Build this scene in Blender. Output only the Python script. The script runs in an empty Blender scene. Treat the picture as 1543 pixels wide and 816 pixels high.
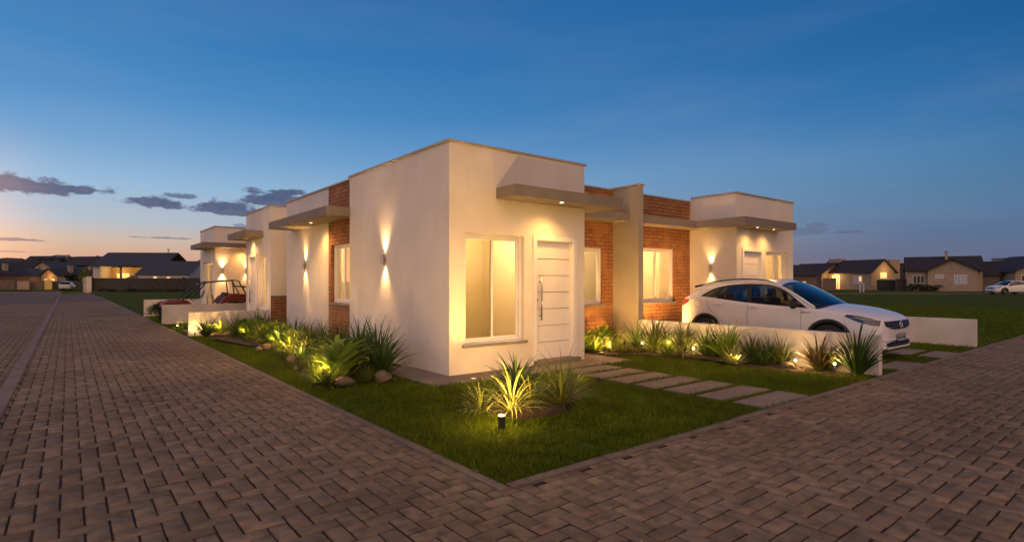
import bpy, bmesh, math, random
import numpy as np
from mathutils import Vector, Matrix
from mathutils.bvhtree import BVHTree
R = math.radians
rnd = random.Random(7)
sc = bpy.context.scene
COL = sc.collection

# ------------------------------------------------------------------ camera
FX, FY = 0.623786, 0.781595            # horizontal viewing direction
CX, CY, CZ = -4.517, -7.186, 1.45
cam_d = bpy.data.cameras.new('camera')
cam = bpy.data.objects.new('camera', cam_d); COL.objects.link(cam)
cam.location = (CX, CY, CZ)
cam.rotation_euler = (R(90), 0, math.atan2(FY, FX) - R(90))
cam_d.sensor_width = 36; cam_d.lens = 36 * 837.6 / 1543
cam_d.shift_y = 16 / 1543
cam_d.clip_end = 9000; cam_d.clip_start = 0.05
sc.camera = cam
sc.view_settings.view_transform = 'Standard'; sc.view_settings.look = 'None'
sc.view_settings.gamma = 1; sc.view_settings.exposure = 0
sc.view_settings.use_curve_mapping = False
sc.cycles.use_denoising = True
sc.cycles.max_bounces = 7; sc.cycles.transparent_max_bounces = 12
sc.cycles.sample_clamp_indirect = 4

def s2l(c):
    return tuple(((x/255)/12.92 if x/255 <= .04045 else ((x/255+.055)/1.055)**2.4) for x in c)

# ------------------------------------------------------------------ world: dusk sky by direction
AZG = R(126)                            # azimuth of the afterglow
w = bpy.data.worlds.new('World'); sc.world = w; w.use_nodes = True
nt = w.node_tree; N = nt.nodes; Lk = nt.links; N.clear()
def nd(tree, t, **k):
    n = tree.nodes.new(t)
    for a, b in k.items(): setattr(n, a, b)
    return n
def mth(tree, op, a, b=None, c=None, clamp=False):
    n = tree.nodes.new('ShaderNodeMath'); n.operation = op; n.use_clamp = clamp
    for i, v in enumerate((a, b, c)):
        if v is None: continue
        if isinstance(v, (int, float)): n.inputs[i].default_value = v
        else: tree.links.new(v, n.inputs[i])
    return n.outputs[0]
def mapr(tree, v, a, b, c=0, d=1, smooth=False):
    n = tree.nodes.new('ShaderNodeMapRange')
    if smooth: n.interpolation_type = 'SMOOTHSTEP'
    tree.links.new(v, n.inputs[0])
    for i, x in enumerate((a, b, c, d)): n.inputs[i+1].default_value = x
    return n.outputs[0]
def ramp(tree, v, stops, interp='LINEAR'):
    n = tree.nodes.new('ShaderNodeValToRGB'); n.color_ramp.interpolation = interp
    el = n.color_ramp.elements
    while len(el) < len(stops): el.new(.5)
    for e, (p, c) in zip(el, stops): e.position = p; e.color = (*c, 1)
    if v is not None: tree.links.new(v, n.inputs[0])
    return n.outputs[0]
def mix(tree, f, a, b, mode='MIX'):
    n = tree.nodes.new('ShaderNodeMix'); n.data_type = 'RGBA'; n.blend_type = mode
    for sock, v in ((n.inputs['Factor'], f), (n.inputs[6], a), (n.inputs[7], b)):
        if isinstance(v, (int, float)): sock.default_value = v
        elif isinstance(v, tuple): sock.default_value = (*v[:3], 1)
        else: tree.links.new(v, sock)
    return n.outputs[2]
tc = nd(nt, 'ShaderNodeTexCoord'); sp = nd(nt, 'ShaderNodeSeparateXYZ'); Lk.new(tc.outputs['Generated'], sp.inputs[0])
dx, dy, dz = sp.outputs
hl = mth(nt, 'SQRT', mth(nt, 'ADD', mth(nt, 'MULTIPLY', dx, dx), mth(nt, 'MULTIPLY', dy, dy)))
el = mth(nt, 'ARCTAN2', dz, hl)                                    # elevation, radians
dot = mth(nt, 'DIVIDE', mth(nt, 'ADD', mth(nt, 'MULTIPLY', dx, math.cos(AZG)), mth(nt, 'MULTIPLY', dy, math.sin(AZG))), mth(nt, 'MAXIMUM', hl, 1e-4))
t = mth(nt, 'POWER', mapr(nt, dot, -.50, .85), mapr(nt, el, 0, R(11), 1.8, .68))
E40 = lambda d: d/60
e = mapr(nt, el, 0, R(60))
warm = ramp(nt, e, [(E40(0), s2l((222,160,124))), (E40(2.2), s2l((226,176,142))), (E40(3.5), s2l((220,192,168))), (E40(5.0), s2l((190,196,204))), (E40(8.2), s2l((156,190,220))), (E40(11.5), s2l((118,166,211))), (E40(16), s2l((80,142,198))), (E40(21), s2l((60,126,187))), (E40(28), s2l((50,110,173))), (1, s2l((34,82,142)))])
cool = ramp(nt, e, [(E40(0), s2l((106,103,122))), (E40(2), s2l((98,107,136))), (E40(4), s2l((84,110,146))), (E40(7), s2l((78,118,156))), (E40(10), s2l((64,116,162))), (E40(14), s2l((42,104,160))), (E40(20), s2l((26,90,150))), (E40(30), s2l((24,82,142))), (1, s2l((12,50,100)))])
sky = mix(nt, t, cool, warm)
# clouds: flat based banks, placed by azimuth and elevation
az = mth(nt, 'ARCTAN2', dy, dx)
cv = nd(nt, 'ShaderNodeCombineXYZ'); Lk.new(mth(nt,'MULTIPLY',az,1.0), cv.inputs[0]); Lk.new(mth(nt,'MULTIPLY',el,2.0), cv.inputs[1])
nz = nd(nt, 'ShaderNodeTexNoise'); nz.inputs['Scale'].default_value = 34; nz.inputs['Detail'].default_value = 7; nz.inputs['Roughness'].default_value = .58
Lk.new(cv.outputs[0], nz.inputs['Vector'])
nzv = mth(nt, 'SUBTRACT', nz.outputs[0], .5)
def azel(px, py):
    k = (px-771.5)/837.6; x, y = FX+FY*k, FY-FX*k
    return math.atan2(y, x), math.atan2((424-py)/837.6, math.hypot(x, y))
tot = None; under = None
for px, py, hw, hh, dens in [(30,281,120,19,1),(105,286,70,11,1),(238,307,54,13,1),(276,297,30,6,.8),(340,314,54,15,1),(372,322,50,8,1),(412,302,56,19,1),(432,291,32,9,1),(20,361,52,3.4,.85),(246,358.5,52,2.2,.7),(362,341,16,5,.6),(1215,350,48,9,.45),(1275,350,34,4,.5),(1232,339,22,5,.45),(15,379,60,2.2,.5)]:
    a0, e0 = azel(px, py); a1, e1 = azel(px+hw, py); _, e2 = azel(px, py-hh)
    u = mth(nt, 'DIVIDE', mth(nt, 'SUBTRACT', az, a0), abs(a1-a0))
    v0 = mth(nt, 'SUBTRACT', el, e0)
    v = mth(nt, 'DIVIDE', mth(nt, 'MULTIPLY', v0, mapr(nt, v0, -1e-4, 1e-4, 1.7, 1)), e2-e0)
    r = mth(nt, 'SQRT', mth(nt, 'ADD', mth(nt, 'MULTIPLY', u, u), mth(nt, 'MULTIPLY', v, v)))
    m = mth(nt, 'MULTIPLY', mapr(nt, mth(nt, 'ADD', mth(nt, 'SUBTRACT', .95, r), mth(nt, 'MULTIPLY', nzv, 2.4)), -.06, .34, 0, 1, True), dens)
    tot = m if tot is None else mth(nt, 'MAXIMUM', tot, m)
ccol = mix(nt, mapr(nt, nz.outputs[0], .4, .7), s2l((70,84,116)), s2l((100,100,128)))
sky = mix(nt, mth(nt, 'MULTIPLY', tot, .93), sky, ccol)
# thin uneven haze bands
hn = nd(nt, 'ShaderNodeTexNoise'); hn.inputs['Scale'].default_value = 2.2; hn.inputs['Detail'].default_value = 5
hv = nd(nt, 'ShaderNodeCombineXYZ'); Lk.new(az, hv.inputs[0]); Lk.new(mth(nt,'MULTIPLY',el,5.0), hv.inputs[1]); Lk.new(hv.outputs[0], hn.inputs['Vector'])
sky = mix(nt, mth(nt, 'MULTIPLY', mapr(nt, hn.outputs[0], .45, .72, 0, .16), mapr(nt, el, 0, R(30), 1, .35)), sky, s2l((160,168,186)))
# pinkish glow where the sun went down, left of and behind the frame
glow = mth(nt, 'MULTIPLY', mapr(nt, dot, .80, 1, 0, 1, True), mapr(nt, el, 0, R(14), 1, 0, True))
sky = mix(nt, glow, sky, (2.6, 1.25, .62))
bg = nd(nt, 'ShaderNodeBackground'); bg.inputs[1].default_value = 1.0; Lk.new(sky, bg.inputs[0])
ns = nd(nt, 'ShaderNodeTexSky'); ns.sky_type = 'NISHITA'; ns.sun_disc = False
ns.sun_elevation = R(-2); ns.sun_rotation = R(90) - AZG
bg2 = nd(nt, 'ShaderNodeBackground'); bg2.inputs[1].default_value = .002; Lk.new(ns.outputs[0], bg2.inputs[0])
ad = nd(nt, 'ShaderNodeAddShader'); Lk.new(bg.outputs[0], ad.inputs[0]); Lk.new(bg2.outputs[0], ad.inputs[1])
wo = nd(nt, 'ShaderNodeOutputWorld'); Lk.new(ad.outputs[0], wo.inputs[0])
# afterglow: one very soft, weak sun
sd = bpy.data.lights.new('afterglow', 'SUN'); sd.energy = 1.9; sd.angle = R(100); sd.color = (1, .54, .22)
so = bpy.data.objects.new('afterglow', sd); COL.objects.link(so)
sdir = Vector((math.cos(R(238))*math.cos(R(34)), math.sin(R(238))*math.cos(R(34)), math.sin(R(34))))
so.rotation_euler = sdir.to_track_quat('Z', 'Y').to_euler()

# ------------------------------------------------------------------ tagging helpers
def tag(o, label=None, cat=None, group=None, kind=None):
    if label: o['label'] = label
    if cat: o['category'] = cat
    if group: o['group'] = group
    if kind: o['kind'] = kind
    return o
def empty(name, loc, rz=0, label=None, cat=None, group=None):
    o = bpy.data.objects.new(name, None); COL.objects.link(o); o.location = loc; o.rotation_euler = (0, 0, rz)
    o.empty_display_size = .2
    return tag(o, label, cat, group)
def children(o): return [c for c in bpy.data.objects if c.parent == o]
def copy_tree(o, parent=None):
    c = o.copy(); COL.objects.link(c); c.parent = parent
    for ch in children(o): copy_tree(ch, c)
    return c

# ------------------------------------------------------------------ materials
MATS = {}
def pmat(name, col=(.5,.5,.5), rough=.6, metal=0, spec=.5, emit=None, estr=0, coat=0):
    m = bpy.data.materials.new(name); m.use_nodes = True
    b = m.node_tree.nodes['Principled BSDF']
    b.inputs['Base Color'].default_value = (*col, 1); b.inputs['Roughness'].default_value = rough
    b.inputs['Metallic'].default_value = metal; b.inputs['Specular IOR Level'].default_value = spec
    b.inputs['Coat Weight'].default_value = coat
    if emit: b.inputs['Emission Color'].default_value = (*emit, 1); b.inputs['Emission Strength'].default_value = estr
    MATS[name] = m; return m
def noisy(name, c1, c2, scale=5, rough=.7, bump=0, bscale=60, detail=5, spec=.5, metal=0, coords='Object', c3=None, s3=.6, bdist=.01, stretch=None):
    m = pmat(name, c1, rough, metal, spec); T = m.node_tree; b = T.nodes['Principled BSDF']
    g = nd(T, 'ShaderNodeNewGeometry') if coords == 'World' else nd(T, 'ShaderNodeTexCoord')
    v = g.outputs['Position'] if coords == 'World' else g.outputs[coords]
    if stretch:
        mp = nd(T, 'ShaderNodeMapping'); mp.inputs['Scale'].default_value = stretch; T.links.new(v, mp.inputs[0]); v = mp.outputs[0]
    n = nd(T, 'ShaderNodeTexNoise'); n.inputs['Scale'].default_value = scale; n.inputs['Detail'].default_value = detail
    T.links.new(v, n.inputs['Vector'])
    f = mapr(T, n.outputs[0], .35, .65)
    c = mix(T, f, c1, c2)
    if c3:
        n3 = nd(T, 'ShaderNodeTexNoise'); n3.inputs['Scale'].default_value = s3; n3.inputs['Detail'].default_value = 3
        T.links.new(v, n3.inputs['Vector']); c = mix(T, mapr(T, n3.outputs[0], .42, .68), c, c3)
    T.links.new(c, b.inputs['Base Color'])
    if bump:
        n2 = nd(T, 'ShaderNodeTexNoise'); n2.inputs['Scale'].default_value = bscale; n2.inputs['Detail'].default_value = 4
        T.links.new(v, n2.inputs['Vector'])
        bp = nd(T, 'ShaderNodeBump'); bp.inputs['Strength'].default_value = bump; bp.inputs['Distance'].default_value = bdist
        T.links.new(n2.outputs[0], bp.inputs['Height']); T.links.new(bp.outputs[0], b.inputs['Normal'])
    return m
def attrcol(name, c1, c2, rough=.7, c3=None, nscale=14, bump=.25, bscale=90, trans=0, spec=.4, big=None):
    """colour varies per piece by the mesh attribute 'v' plus noise"""
    m = pmat(name, c1, rough, 0, spec); T = m.node_tree; b = T.nodes['Principled BSDF']
    a = nd(T, 'ShaderNodeAttribute'); a.attribute_name = 'v'
    g = nd(T, 'ShaderNodeNewGeometry')
    n = nd(T, 'ShaderNodeTexNoise'); n.inputs['Scale'].default_value = nscale; n.inputs['Detail'].default_value = 5
    T.links.new(g.outputs['Position'], n.inputs['Vector'])
    c = mix(T, a.outputs['Fac'], c1, c2)
    if c3: c = mix(T, mapr(T, n.outputs[0], .42, .7), c, c3)
    if big:
        for sc_, lo, hi in ((.45, .45, .62), (2.3, .52, .68)):
            nb = nd(T, 'ShaderNodeTexNoise'); nb.inputs['Scale'].default_value = sc_; nb.inputs['Detail'].default_value = 6
            T.links.new(g.outputs['Position'], nb.inputs['Vector'])
            c = mix(T, mapr(T, nb.outputs[0], lo, hi), c, mix(T, 1.0, c, big, 'MULTIPLY'))
    T.links.new(c, b.inputs['Base Color'])
    if bump:
        n2 = nd(T, 'ShaderNodeTexNoise'); n2.inputs['Scale'].default_value = bscale; n2.inputs['Detail'].default_value = 4
        T.links.new(g.outputs['Position'], n2.inputs['Vector'])
        bp = nd(T, 'ShaderNodeBump'); bp.inputs['Strength'].default_value = bump; bp.inputs['Distance'].default_value = .006
        T.links.new(n2.outputs[0], bp.inputs['Height']); T.links.new(bp.outputs[0], b.inputs['Normal'])
    if trans:
        tr = nd(T, 'ShaderNodeBsdfTranslucent'); T.links.new(c, tr.inputs[0])
        ms = nd(T, 'ShaderNodeMixShader'); ms.inputs[0].default_value = trans
        T.links.new(b.outputs[0], ms.inputs[1]); T.links.new(tr.outputs[0], ms.inputs[2])
        T.links.new(ms.outputs[0], T.nodes['Material Output'].inputs[0])
    return m
stucco = noisy('white_stucco', (.78,.725,.635), (.73,.675,.59), 1.3, .85, .5, 90, c3=(.67,.61,.525), s3=.9, bdist=.005)
_T = stucco.node_tree; _b = _T.nodes['Principled BSDF']; _src = _b.inputs['Base Color'].links[0].from_socket
_g = nd(_T, 'ShaderNodeTexCoord'); _mp = nd(_T, 'ShaderNodeMapping'); _mp.inputs['Scale'].default_value = (6, 6, .35); _T.links.new(_g.outputs['Object'], _mp.inputs[0])
_n = nd(_T, 'ShaderNodeTexNoise'); _n.inputs['Scale'].default_value = 1.6; _n.inputs['Detail'].default_value = 6; _T.links.new(_mp.outputs[0], _n.inputs['Vector'])
_T.links.new(mix(_T, mapr(_T, _n.outputs[0], .56, .78, 0, .22), _src, (.50,.445,.375)), _b.inputs['Base Color'])
canopy_m = noisy('taupe_render', (.235,.20,.165), (.20,.172,.142), 2.2, .8, .25, 90, bdist=.003)
lowwall_m = noisy('low_wall_render', (.70,.66,.61), (.62,.58,.53), 1.6, .85, .3, 90, c3=(.52,.48,.42), s3=1.4, bdist=.004)
cap_m = noisy('cap_metal', (.42,.38,.34), (.34,.31,.28), 4, .5)
soil = noisy('soil', (.035,.02,.012), (.06,.037,.022), 22, .95, 1, 60, bdist=.03, coords='World')
turf = noisy('turf', (.026,.050,.004), (.070,.105,.008), 9, 1.0, 1, 70, spec=.05, c3=(.075,.088,.010), s3=.35, coords='World', bdist=.02)
concrete = noisy('concrete', (.225,.185,.145), (.17,.142,.112), 3, .85, .4, 110, c3=(.15,.125,.10), s3=1.2, coords='World', bdist=.004)
frame_m = pmat('white_frame', (.78,.76,.73), .35)
door_m = noisy('door_paint', (.80,.76,.72), (.77,.73,.69), 2, .38)
steel = pmat('brushed_steel', (.45,.43,.41), .32, 1)
chrome = pmat('chrome', (.75,.75,.76), .12, 1)
dark = pmat('dark_metal', (.02,.02,.02), .45)
black_pl = pmat('black_plastic', (.018,.018,.02), .5)
seat_cloth = noisy('sofa_cloth', (.50,.44,.34), (.42,.37,.28), 20, .9)
interior = noisy('room_paint', (.74,.64,.44), (.70,.60,.41), 1.2, .9)
roomfloor = pmat('room_floor', (.40,.33,.25), .4)
sill_m = noisy('stone_sill', (.26,.24,.21), (.20,.185,.16), 8, .6)
rock_m = noisy('pebble_stone', (.15,.115,.075), (.085,.068,.046), 6, .85, .6, 25, bdist=.02)
paver_m = attrcol('paver', (.180,.132,.084), (.300,.218,.138), .82, (.136,.106,.070), 9, .35, 160, spec=.25, big=(.82,.80,.78))
joint_m = noisy('joint_sand_shade', (.026,.018,.011), (.050,.034,.021), 30, .95, coords='World')
farpave_m = noisy('far_paving', (.10,.078,.062), (.155,.115,.085), 7, .95, spec=.2, coords='World', stretch=(1,.15,1))
kerb_m = noisy('kerb_concrete', (.20,.15,.112), (.14,.105,.078), 5, .8, .4, 90, coords='World', bdist=.004)
grass_m = attrcol('grass_blade', (.044,.086,.004), (.185,.245,.014), .7, (.105,.135,.008), 1.3, 0, trans=.3, spec=.15)
WARM = (1, .49, .125); LMUL = 9
def emis(name, col, st):
    return pmat(name, (.8,.7,.5), .5, emit=col, estr=st)
lens_m = emis('lamp_lens', (1,.72,.36), 30)
soft_lens = emis('soft_lamp_lens', (1,.70,.32), 9)
dim_lens = emis('uplight_lens', (1,.62,.25), 1.2)
litwin = emis('lit_window', (1,.50,.12), .9)
litwin2 = emis('lit_window_pale', (1,.68,.35), .8)
def glassm(name, tint=(1,1,1), rough=.01, base=.04, boost=1.0, dirt=0.0):
    m = bpy.data.materials.new(name); m.use_nodes = True; T = m.node_tree; T.nodes.clear()
    tr = nd(T, 'ShaderNodeBsdfTransparent'); tr.inputs[0].default_value = (*tint, 1)
    gl = nd(T, 'ShaderNodeBsdfGlossy'); gl.inputs['Roughness'].default_value = rough
    ge = nd(T, 'ShaderNodeNewGeometry'); dp = nd(T, 'ShaderNodeVectorMath'); dp.operation = 'DOT_PRODUCT'
    T.links.new(ge.outputs['Normal'], dp.inputs[0]); T.links.new(ge.outputs['Incoming'], dp.inputs[1])
    sch = mth(T, 'POWER', mth(T, 'SUBTRACT', 1, mth(T, 'ABSOLUTE', dp.outputs['Value'])), 5)
    f = mth(T, 'ADD', mth(T, 'MULTIPLY', sch, boost), base, clamp=True)
    ms = nd(T, 'ShaderNodeMixShader'); T.links.new(f, ms.inputs[0]); T.links.new(tr.outputs[0], ms.inputs[1]); T.links.new(gl.outputs[0], ms.inputs[2])
    o = nd(T, 'ShaderNodeOutputMaterial'); T.links.new(ms.outputs[0], o.inputs[0]); MATS[name] = m; return m
reflect_tint_glass = glassm('reflection_tinted_glass', (.85,.83,.74), .01, .06, .9)  # darker pane tint stands in for a dim street reflection
glass = glassm('window_glass', (.97,.96,.94), .01, .04, .9)
carglass = glassm('tinted_glass', (.30,.35,.38), .01, .10, 1.2)
def brickm():
    m = pmat('brick', (.4,.2,.1), .85); T = m.node_tree; b = T.nodes['Principled BSDF']
    uv = nd(T, 'ShaderNodeUVMap')
    nzd = nd(T, 'ShaderNodeTexNoise'); nzd.inputs['Scale'].default_value = 9; T.links.new(uv.outputs[0], nzd.inputs['Vector'])
    wob = nd(T, 'ShaderNodeVectorMath'); wob.operation = 'MULTIPLY_ADD'; wob.inputs[1].default_value = (.012,.012,0)
    T.links.new(nzd.outputs['Color'], wob.inputs[0]); T.links.new(uv.outputs[0], wob.inputs[2])
    br = nd(T, 'ShaderNodeTexBrick'); br.offset = .5
    T.links.new(wob.outputs[0], br.inputs['Vector'])
    br.inputs['Scale'].default_value = 1; br.inputs['Brick Width'].default_value = .29; br.inputs['Row Height'].default_value = .084
    br.inputs['Mortar Size'].default_value = .009; br.inputs['Mortar Smooth'].default_value = .35; br.inputs['Bias'].default_value = -.1
    br.inputs['Color1'].default_value = (.44,.205,.072,1); br.inputs['Color2'].default_value = (.31,.125,.048,1); br.inputs['Mortar'].default_value = (.060,.026,.012,1)
    n = nd(T, 'ShaderNodeTexNoise'); n.inputs['Scale'].default_value = 14; n.inputs['Detail'].default_value = 6; T.links.new(uv.outputs[0], n.inputs['Vector'])
    c = mix(T, mapr(T, n.outputs[0], .4, .72), br.outputs[0], (.26,.105,.04))
    n5 = nd(T, 'ShaderNodeTexNoise'); n5.inputs['Scale'].default_value = 2; T.links.new(uv.outputs[0], n5.inputs['Vector'])
    c = mix(T, mapr(T, n5.outputs[0], .5, .75), c, (.46,.22,.08))
    T.links.new(c, b.inputs['Base Color'])
    hgt = mth(T, 'ADD', mth(T, 'MULTIPLY', br.outputs['Fac'], -1), mth(T, 'MULTIPLY', n.outputs[0], .5))
    bp = nd(T, 'ShaderNodeBump'); bp.inputs['Strength'].default_value = .9; bp.inputs['Distance'].default_value = .012
    T.links.new(hgt, bp.inputs['Height']); T.links.new(bp.outputs[0], b.inputs['Normal'])
    return m
brick = brickm()
def leafm(name, c1, c2, trans=.25, rough=.45):
    return attrcol(name, c1, c2, rough, None, 6, 0, trans=trans)
leaf_dark = leafm('leaf_dark', (.028,.070,.012), (.085,.150,.025))
leaf_lime = leafm('leaf_lime', (.13,.23,.025), (.27,.36,.05), .35)
leaf_pale = leafm('leaf_pale', (.26,.30,.08), (.45,.47,.15), .35)
leaf_olive = leafm('leaf_olive', (.080,.110,.022), (.17,.19,.04))
leaf_bronze = leafm('leaf_bronze', (.075,.055,.024), (.14,.10,.042))
leaf_tree = leafm('leaf_tree', (.020,.030,.010), (.045,.055,.018), .15)

# ------------------------------------------------------------------ mesh builder
class MB:
    def __init__(s): s.v = []; s.f = []; s.m = []; s.uv = {}; s.a = []; s.cur = 0
    def add(s, vs, fs, mi=None, uvs=None, a=0.5):
        o = len(s.v); s.v += [tuple(x) for x in vs]; s.a += [a]*len(vs)
        for i, f in enumerate(fs):
            if uvs: s.uv[len(s.f)] = uvs[i]
            s.f.append(tuple(o+j for j in f)); s.m.append(s.cur if mi is None else mi)
        return s
    def box(s, x0, x1, y0, y1, z0, z1, mi=None, a=.5):
        v = [(x0,y0,z0),(x1,y0,z0),(x1,y1,z0),(x0,y1,z0),(x0,y0,z1),(x1,y0,z1),(x1,y1,z1),(x0,y1,z1)]
        return s.add(v, [(3,2,1,0),(4,5,6,7),(0,1,5,4),(1,2,6,5),(2,3,7,6),(3,0,4,7)], mi, a=a)
    def prism(s, pts, ext, mi=None):
        """closed outline of 3D points extruded by vector ext"""
        n = len(pts); e = Vector(ext); v = [Vector(p) for p in pts]; v += [p+e for p in v]
        f = [tuple(range(n))[::-1], tuple(range(n, 2*n))] + [(i, (i+1) % n, n+(i+1) % n, n+i) for i in range(n)]
        return s.add(v, f, mi)
    def tube(s, pts, r, n=8, mi=None, cap=True):
        pts = [Vector(p) for p in pts]; rs = r if isinstance(r, (list, tuple)) else [r]*len(pts)
        vs = []; fs = []; up = None
        for i, p in enumerate(pts):
            d = (pts[min(i+1, len(pts)-1)]-pts[max(i-1, 0)]).normalized()
            if up is None: up = Vector((0,0,1)) if abs(d.z) < .9 else Vector((1,0,0))
            a = d.cross(up).normalized(); b = a.cross(d).normalized(); up = b
            for k in range(n):
                t = 2*math.pi*k/n; vs.append(p+(a*math.cos(t)+b*math.sin(t))*rs[i])
        for i in range(len(pts)-1):
            for k in range(n): fs.append((i*n+k, i*n+(k+1) % n, (i+1)*n+(k+1) % n, (i+1)*n+k))
        if cap: fs.append(tuple(range(n))[::-1]); fs.append(tuple((len(pts)-1)*n+k for k in range(n)))
        return s.add(vs, fs, mi)
    def lathe(s, prof, c=(0,0,0), axis='z', n=20, mi=None):
        vs = []; fs = []
        for r, h in prof:
            for k in range(n):
                t = 2*math.pi*k/n; a, b = r*math.cos(t), r*math.sin(t)
                p = (a, b, h) if axis == 'z' else ((h, a, b) if axis == 'x' else (b, h, a))
                vs.append((p[0]+c[0], p[1]+c[1], p[2]+c[2]))
        for i in range(len(prof)-1):
            for k in range(n): fs.append((i*n+k, i*n+(k+1) % n, (i+1)*n+(k+1) % n, (i+1)*n+k))
        return s.add(vs, fs, mi)
    def build(s, name, mats, parent=None, smooth=False, bev=0, sub=0, loc=None):
        me = bpy.data.meshes.new(name); me.from_pydata(s.v, [], s.f)
        for m in (mats if isinstance(mats, (list, tuple)) else [mats]): me.materials.append(m)
        me.polygons.foreach_set('material_index', s.m)
        if s.uv:
            ul = me.uv_layers.new(name='UVMap')
            for fi, uvs in s.uv.items():
                for li, q in zip(me.polygons[fi].loop_indices, uvs): ul.data[li].uv = q
        at = me.attributes.new('v', 'FLOAT', 'POINT'); at.data.foreach_set('value', s.a)
        if smooth: me.polygons.foreach_set('use_smooth', [True]*len(me.polygons))
        o = bpy.data.objects.new(name, me); COL.objects.link(o)
        if parent: o.parent = parent
        if loc: o.location = loc
        if bev:
            b = o.modifiers.new('bevel', 'BEVEL'); b.width = bev; b.segments = 2; b.limit_method = 'ANGLE'
        if sub:
            b = o.modifiers.new('sub', 'SUBSURF'); b.levels = sub; b.render_levels = sub
        return o
def npmesh(name, V, F, mat, attr=None, smooth=False):
    me = bpy.data.meshes.new(name)
    me.vertices.add(len(V)); me.vertices.foreach_set('co', V.astype(np.float32).ravel())
    k = F.shape[1]
    me.loops.add(F.size); me.loops.foreach_set('vertex_index', F.astype(np.int32).ravel())
    me.polygons.add(len(F)); me.polygons.foreach_set('loop_start', np.arange(0, F.size, k, dtype=np.int32))
    try: me.polygons.foreach_set('loop_total', np.full(len(F), k, dtype=np.int32))
    except Exception: pass
    if attr is not None:
        at = me.attributes.new('v', 'FLOAT', 'POINT'); at.data.foreach_set('value', attr.astype(np.float32))
    me.update(calc_edges=True); me.validate()
    me.materials.append(mat)
    o = bpy.data.objects.new(name, me); COL.objects.link(o); return o
def wall(mb, org, udir, ndir, u0, u1, z0, z1, thick=.15, openings=(), mi=0, rmi=None, imi=None):
    """wall panel with rectangular openings; org is the plane's origin, ndir points outwards"""
    o = Vector(org); ud = Vector(udir); n = Vector(ndir); rmi = mi if rmi is None else rmi; imi = mi if imi is None else imi
    us = sorted({u0, u1, *[x for op in openings for x in op[:2]]}); zs = sorted({z0, z1, *[x for op in openings for x in op[2:4]]})
    hole = lambda a, b: any(op[0]-1e-6 <= a <= op[1]+1e-6 and op[2]-1e-6 <= b <= op[3]+1e-6 for op in openings)
    P = lambda u, z, d: o+ud*u+Vector((0,0,z))-n*d
    flip = ud.cross(Vector((0,0,1))).dot(n) < 0
    def quad(p, uv, m, fl):
        idx = (3,2,1,0) if (fl ^ flip) else (0,1,2,3)
        mb.add(p, [idx], m, [[uv[i] for i in idx]])
    for i in range(len(us)-1):
        for j in range(len(zs)-1):
            a, b, c, d = us[i], us[i+1], zs[j], zs[j+1]
            if hole((a+b)/2, (c+d)/2): continue
            uv = [(a,c),(b,c),(b,d),(a,d)]
            quad([P(a,c,0),P(b,c,0),P(b,d,0),P(a,d,0)], uv, mi, False)
            quad([P(a,c,thick),P(b,c,thick),P(b,d,thick),P(a,d,thick)], uv, imi, True)
    for (a,b,c,d) in [(u0,u1,z0,z1)]+[op[:4] for op in openings]:
        outer = (a,b,c,d) == (u0,u1,z0,z1)
        for (p,q) in (((a,c),(a,d)),((b,d),(b,c)),((a,d),(b,d)),((b,c),(a,c))):
            if not outer and p[1] == q[1] == z0: continue
            quad([P(p[0],p[1],0),P(q[0],q[1],0),P(q[0],q[1],thick),P(p[0],p[1],thick)], [(p[0],p[1]),(q[0],q[1]),(q[0]+.1,q[1]+.1),(p[0]+.1,p[1]+.1)], rmi, outer)
def lamp(name, kind, loc, power, col=WARM, parent=None, aim=None, size=R(90), blend=.6, rad=.03):
    power *= LMUL
    d = bpy.data.lights.new(name, kind); d.energy = power; d.color = col
    if kind == 'SPOT': d.spot_size = size; d.spot_blend = blend; d.shadow_soft_size = rad
    if kind == 'POINT': d.shadow_soft_size = rad
    if kind == 'AREA': d.size = rad
    o = bpy.data.objects.new(name, d); COL.objects.link(o); o.location = loc
    if aim is not None: o.rotation_euler = (-Vector(aim)).to_track_quat('Z', 'Y').to_euler()
    if parent: o.parent = parent
    return o
def at(px, d, z=0):
    k = (px-771.5)/837.6
    return Vector((CX+(FX+FY*k)*d, CY+(FY-FX*k)*d, z))
CAMRZ = math.atan2(FY, FX)-R(90)
exec_order = None

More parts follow.
